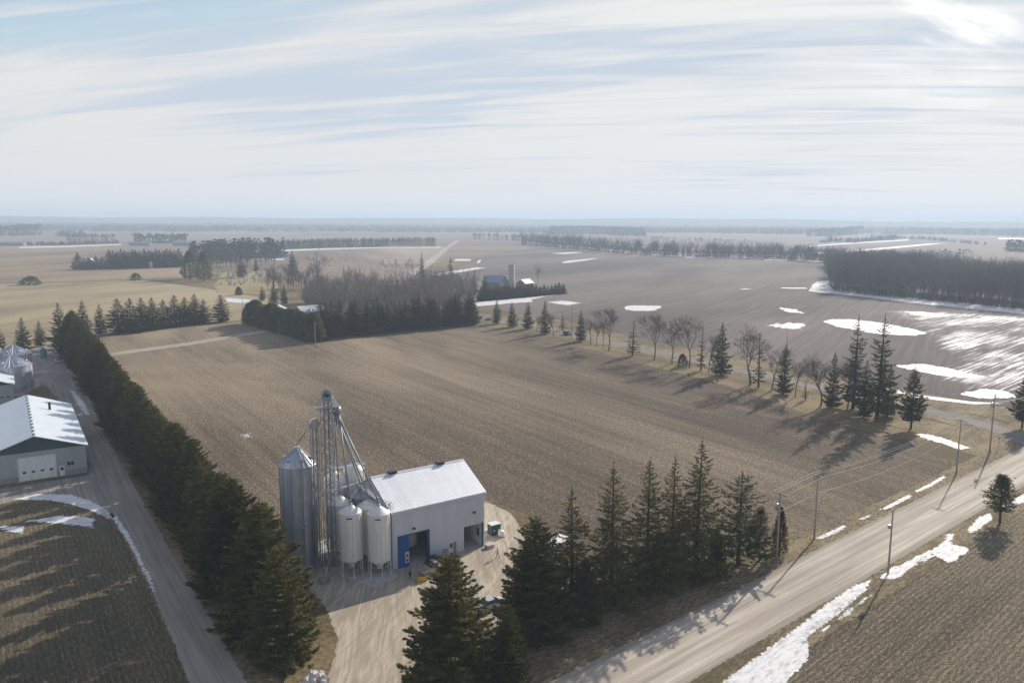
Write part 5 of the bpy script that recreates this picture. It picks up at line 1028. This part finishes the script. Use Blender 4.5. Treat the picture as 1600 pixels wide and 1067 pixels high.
# ------------------------------------------------------------------ vehicles
def car(name, pos, rz, label, paint, kind='car', L=4.5, Wd=1.85):
    o = empty(name, pos, rz); tag(o, label, {'car': 'car', 'suv': 'car', 'pickup': 'pickup truck'}[kind]); h = L / 2; w = Wd / 2
    lo = [(-h, .38), (-h + .05, .78), (-h + .12, .92), (h - 1.25, .98), (h - .15, .80), (h, .62), (h, .36), (h - .3, .28), (-h + .3, .28)]
    if kind != 'car': lo = [(x, z * 1.18) for x, z in lo]
    m = MB(); m.prism(lo, -w, w, 'y'); m.build('body', paint, o, bevel=.09)
    z0, z1 = (.95, 1.46) if kind == 'car' else (1.12, 1.82)
    cb = {'car': [(-h + .55, z0), (-h + 1.15, z1), (h - 2.1, z1), (h - 1.2, z0)], 'suv': [(-h + .06, z0), (-h + .35, z1), (h - 2.0, z1), (h - 1.25, z0)], 'pickup': [(-.35, z0), (-.2, z1), (h - 2.1, z1), (h - 1.45, z0)]}[kind]
    m = MB(); m.prism(cb, -w + .10, w - .10, 'y'); m.build('window', GLASS, o, bevel=.05)
    xs = [x for x, z in cb if z == z1]; m = MB(); m.box(min(xs) - .05, max(xs) + .05, -w + .14, w - .14, z1 - .02, z1 + .06); m.build('roof', paint, o, bevel=.03)
    if kind == 'pickup': m = MB(); m.box(-h + .1, -.45, -w + .12, w - .12, 1.07, 1.10); m.build('load_bed', DARK, o)
    for x in (-h + .85, h - .9):
        for s in (-1, 1):
            m = MB(); y0, y1 = (w - .2) * s, (w + .02) * s; m.tube((x, y0, .34), (x, y1, .34), .34, n=18); wh = m.build('wheel', RUB, o); m = MB(); m.tube((x, y1, .34), (x, y1 + .02 * s, .34), .2, n=12); m.build('rim', GALV, wh)
    for s in (-1, 1):
        m = MB(); m.box(h - .06, h + .02, s * (w - .35) - .18, s * (w - .35) + .18, .62, .78); m.build('headlight', WHITE, o, bevel=.02); m = MB(); m.box(-h - .02, -h + .05, s * (w - .2) - .12, s * (w - .2) + .12, .7, .9); m.build('tail_light', RED, o, bevel=.02)
    return o
def paintm(n, c): return plain(n, c, .28, .25, .6, var=.04)
car('parked_car', tuple(G(768, 948)), R(35), 'silver car parked in the gap between the yard spruce and the roadside clump', paintm('silver_paint', (.5, .52, .55)))
car('parked_car', tuple(G(684, 881)), R(35), 'dark grey car parked against the wall beside the blue jamb', paintm('graphite_paint', (.035, .037, .045)), 'car', 3.9)
car('parked_pickup', tuple(G(679, 893)), R(215), 'dusty beige pickup parked before the doorway, half behind the yard spruce', paintm('beige_paint', (.42, .34, .28)), 'pickup', 5.0)
car('road_car', tuple(G(886, 523.5)), math.atan2(pl[-4][1] - pl[-3][1], pl[-4][0] - pl[-3][0]) , 'dark car driving on the paved road behind the bare trees', paintm('dark_car_paint', (.03, .04, .055)), 'suv', 4.9, 2.0)
car('parked_car', tuple(G(91, 566)), R(130), 'pale car parked at the far end of the farm lane by the tank', paintm('pale_blue_paint', (.5, .56, .6)))
car('parked_car', tuple(G(764, 500)), R(140), 'pale car at the end of the windbreak by the paved road', paintm('grey_paint', (.4, .42, .45)))
def trailer():
    o = empty('utility_trailer', tuple(G(866, 868)), R(50)); tag(o, 'white box trailer glimpsed through the spruces beside the field edge', 'trailer'); m = MB(); m.box(-3, 3, -1.2, 1.2, .8, 2.6); m.build('box', WHITE, o, bevel=.06); m = MB(); m.box(-3, 3.8, -.5, .5, .55, .78); m.build('chassis', STEEL, o)
    for x in (-.7, .3):
        for s in (-1, 1): m = MB(); m.tube((x, 1.0 * s, .42), (x, 1.22 * s, .42), .42, n=16); m.build('wheel', RUB, o)
trailer()

# ------------------------------------------------------------------ people
def person(px, py, yaw, label, cols, stride=.32, h=1.76):
    top_, leg_, skin_, hair_ = cols; k = h / 1.76
    V = []; Ed = []; Rd = []
    def v(p, r, par=None): V.append(p); Rd.append(r); i = len(V) - 1; (Ed.append((par, i)) if par is not None else None); return i
    pel = v((0, 0, .95), .135); wa = v((0, 0, 1.10), .125, pel); ch = v((.02, 0, 1.30), .15, wa); ne = v((.03, 0, 1.47), .06, ch); jw = v((.05, 0, 1.57), .075, ne); hd = v((.045, 0, 1.66), .092, jw); v((.04, 0, 1.735), .06, hd)
    v((.135, 0, 1.615), .02, hd)
    for s in (-1, 1):
        hp = v((0, .09 * s, .90), .095, pel); kn = v((stride * .55 * s + .04, .10 * s, .50), .062, hp); an = v((stride * s - (.06 if s < 0 else 0), .10 * s, .10 + (.05 if s < 0 else 0)), .042, kn); v((stride * s + .17, .115 * s, .045), .038, an)
        sh = v((.02, .19 * s, 1.40), .062, ch); el = v((-.16 * s * stride / .32 - .02, .25 * s, 1.13), .046, sh); wr = v((-.30 * s * stride / .32 + .10, .25 * s, .92), .032, el); pm = v((-.33 * s * stride / .32 + .12, .25 * s, .85), .036, wr)
        for f in range(4): k1 = v((-.35 * s * stride / .32 + .10 + f * .022, .25 * s, .79 - .005 * abs(f - 1.5)), .010, pm); v((-.35 * s * stride / .32 + .12 + f * .022, .235 * s, .745 + .008 * abs(f - 1)), .009, k1)
        t1 = v((-.33 * s * stride / .32 + .175, .235 * s, .83), .011, pm); v((-.33 * s * stride / .32 + .20, .225 * s, .79), .009, t1)
    me = bpy.data.meshes.new('person'); me.from_pydata(V, Ed, []); ob = bpy.data.objects.new('person', me); COL.objects.link(ob)
    sk = ob.modifiers.new('skin', 'SKIN'); 
    lay = me.skin_vertices[0] if me.skin_vertices else None
    if lay is None:
        bm = bmesh.new(); bm.from_mesh(me); bm.verts.layers.skin.verify(); bm.to_mesh(me); bm.free(); lay = me.skin_vertices[0]
    for i, r in enumerate(Rd): lay.data[i].radius = (r, r); lay.data[i].use_root = (i == 0)
    sb = ob.modifiers.new('sub', 'SUBSURF'); sb.levels = 1; sb.render_levels = 1
    dg = bpy.context.evaluated_depsgraph_get(); m2 = bpy.data.meshes.new_from_object(ob.evaluated_get(dg)); ob.modifiers.clear(); ob.data = m2; bpy.data.meshes.remove(me)
    for c in (top_, leg_, skin_, DARK): m2.materials.append(c)
    for p in m2.polygons:
        c = p.center; z = c.z; arm = abs(c.y) > .17 and z < 1.45
        p.material_index = 2 if (z > 1.46 or (arm and z < .91 and abs(c.y) > .19)) else 3 if z < .10 else 1 if (z < 1.0 and not (arm and abs(c.y) > .19)) else 0; p.use_smooth = True
    ob.location = tuple(G(px, py)); ob.rotation_euler = (0, 0, yaw); ob.scale = (k,) * 3; tag(ob, label, 'person')
    m = MB(); n = 12; pr = [(.099 * math.cos(a), 1.66 + .105 * math.sin(a)) for a in np.linspace(.1, math.pi / 2, 6)]; m.lathe([(r_ + .003, z_) for r_, z_ in pr], n, (.03, 0)); m.build('hair', hair_, ob, True)
    m = MB()
    for s in (-1, 1): m.lathe([(.001, -.013), (.012, 0), (.001, .013)], 8); m.v[-1] += np.array([.125, .034 * s, 1.652])
    m.build('eyes', DARK, ob); m = MB(); m.box(.118, .128, -.026, .026, 1.585, 1.593); m.build('mouth', RED, ob)
SKIN = plain('skin', (.50, .33, .25), .6, var=.05)
person(777.5, 871, R(200), 'person in a pale top and dark trousers walking across the sunny yard', (plain('pale_jacket', (.55, .57, .62), .8), plain('dark_trousers', (.03, .03, .045), .8), SKIN, plain('brown_hair', (.05, .035, .02), .7)))
person(641, 906, R(120), 'person in dark clothes walking in the shadow before the open blue doorway', (plain('black_jacket', (.025, .025, .03), .8), plain('black_trousers', (.02, .022, .03), .8), SKIN, plain('black_hair', (.02, .018, .015), .7)), .26)

# ------------------------------------------------------------------ wind turbines on the skyline
TW = plain('turbine_white', (.62, .64, .66), .5, var=.03)
def turbine(px, dist, hgt, rot, label):
    d = ray(px, 345); a = math.atan2(d[0], d[1]); o = empty('wind_turbine', (dist * math.sin(a), dist * math.cos(a), 0.0), -a); tag(o, label, 'wind turbine', 'wind turbines on the horizon'); m = MB(); m.tube((0, 0, -2), (0, 0, hgt), 2.4, 1.5, 12); m.build('tower', TW, o); m = MB(); m.box(-2, 2, -6, 4, hgt - 2, hgt + 2.5); m.build('nacelle', TW, o, bevel=.4)
    for k in range(3):
        b = rot + k * 2.0944; c, s = math.cos(b), math.sin(b); m = MB(); pr = [(0, -1.2), (8, -2.2), (22, -1.4), (46, -.25), (46, .25), (8, 1.2), (0, 1.2)]; m.prism([(x * s + z * c, hgt + x * c - z * s) for x, z in pr], -7.2, -6.4, 'y'); m.build('blade', TW, o)
for px, ds, hh, r_, lb in ((1354, 6000, 82, .0, 'clearest wind turbine on the horizon, above the right woodlot'), (1432, 6200, 82, .5, 'wind turbine right of the clearest one on the horizon'), (321, 6600, 80, .3, 'faint wind turbine on the horizon at the left'), (533, 8200, 80, .8, 'faint wind turbine on the horizon left of the middle'), (1210, 8200, 80, .2, 'faint wind turbine on the horizon left of the clearest one'), (1590, 6400, 82, 1.0, 'faint wind turbine at the right end of the horizon')):
    turbine(px, ds, hh, r_, lb)

# ------------------------------------------------------------------ haze
def haze():
    m = MB(); m.box(-11700, 11700, -650, 14900, -9, 138); mt = bpy.data.materials.new('haze_air'); mt.use_nodes = True; nt = mt.node_tree; nt.nodes.remove(nt.nodes['Principled BSDF']); v = nt.nodes.new('ShaderNodeVolumePrincipled')
    v.inputs['Color'].default_value = (.68, .83, 1.0, 1); v.inputs['Density'].default_value = HAZE_D; v.inputs['Anisotropy'].default_value = 0.1
    nt.links.new(v.outputs[0], nt.nodes['Material Output'].inputs['Volume']); o = m.build('haze', mt); o['kind'] = 'stuff'; tag(o, 'thin pale blue winter haze lying over the whole plain', 'haze')
HAZE_D = 2.3e-4
haze()
def dust():
    bm = bmesh.new(); bmesh.ops.create_icosphere(bm, subdivisions=4, radius=1.0)
    for v in bm.verts:
        n = 1 + .16 * math.sin(v.co.x * 4.1 + 1) + .13 * math.sin(v.co.x * 7 + v.co.z * 5) + .10 * math.cos(v.co.y * 6); v.co = Vector((v.co.x * 62, v.co.y * 16 * n, v.co.z * 15 * n * (1.1 + .5 * v.co.x)))
        v.co.z = max(v.co.z + 11, .6)
    me = bpy.data.meshes.new('dust_cloud'); bm.to_mesh(me); bm.free(); mt = bpy.data.materials.new('dust_air'); mt.use_nodes = True; nt = mt.node_tree; nt.nodes.remove(nt.nodes['Principled BSDF']); v = nt.nodes.new('ShaderNodeVolumePrincipled')
    v.inputs['Color'].default_value = (.95, .90, .84, 1); v.inputs['Density'].default_value = .006; v.inputs['Anisotropy'].default_value = .2; nt.links.new(v.outputs[0], nt.nodes['Material Output'].inputs['Volume']); me.materials.append(mt)
    q = G(628, 413); o = link('dust_cloud', me, None, (q[0], q[1], 0)); o.rotation_euler = (0, 0, .35); tag(o, 'pale dust drifting over the fields behind the bare grove', 'dust', None, 'stuff')
dust()
for o in COL.objects:
    if o.name.split('.')[0] == 'snow' and 'kind' not in o: o['kind'] = 'structure'
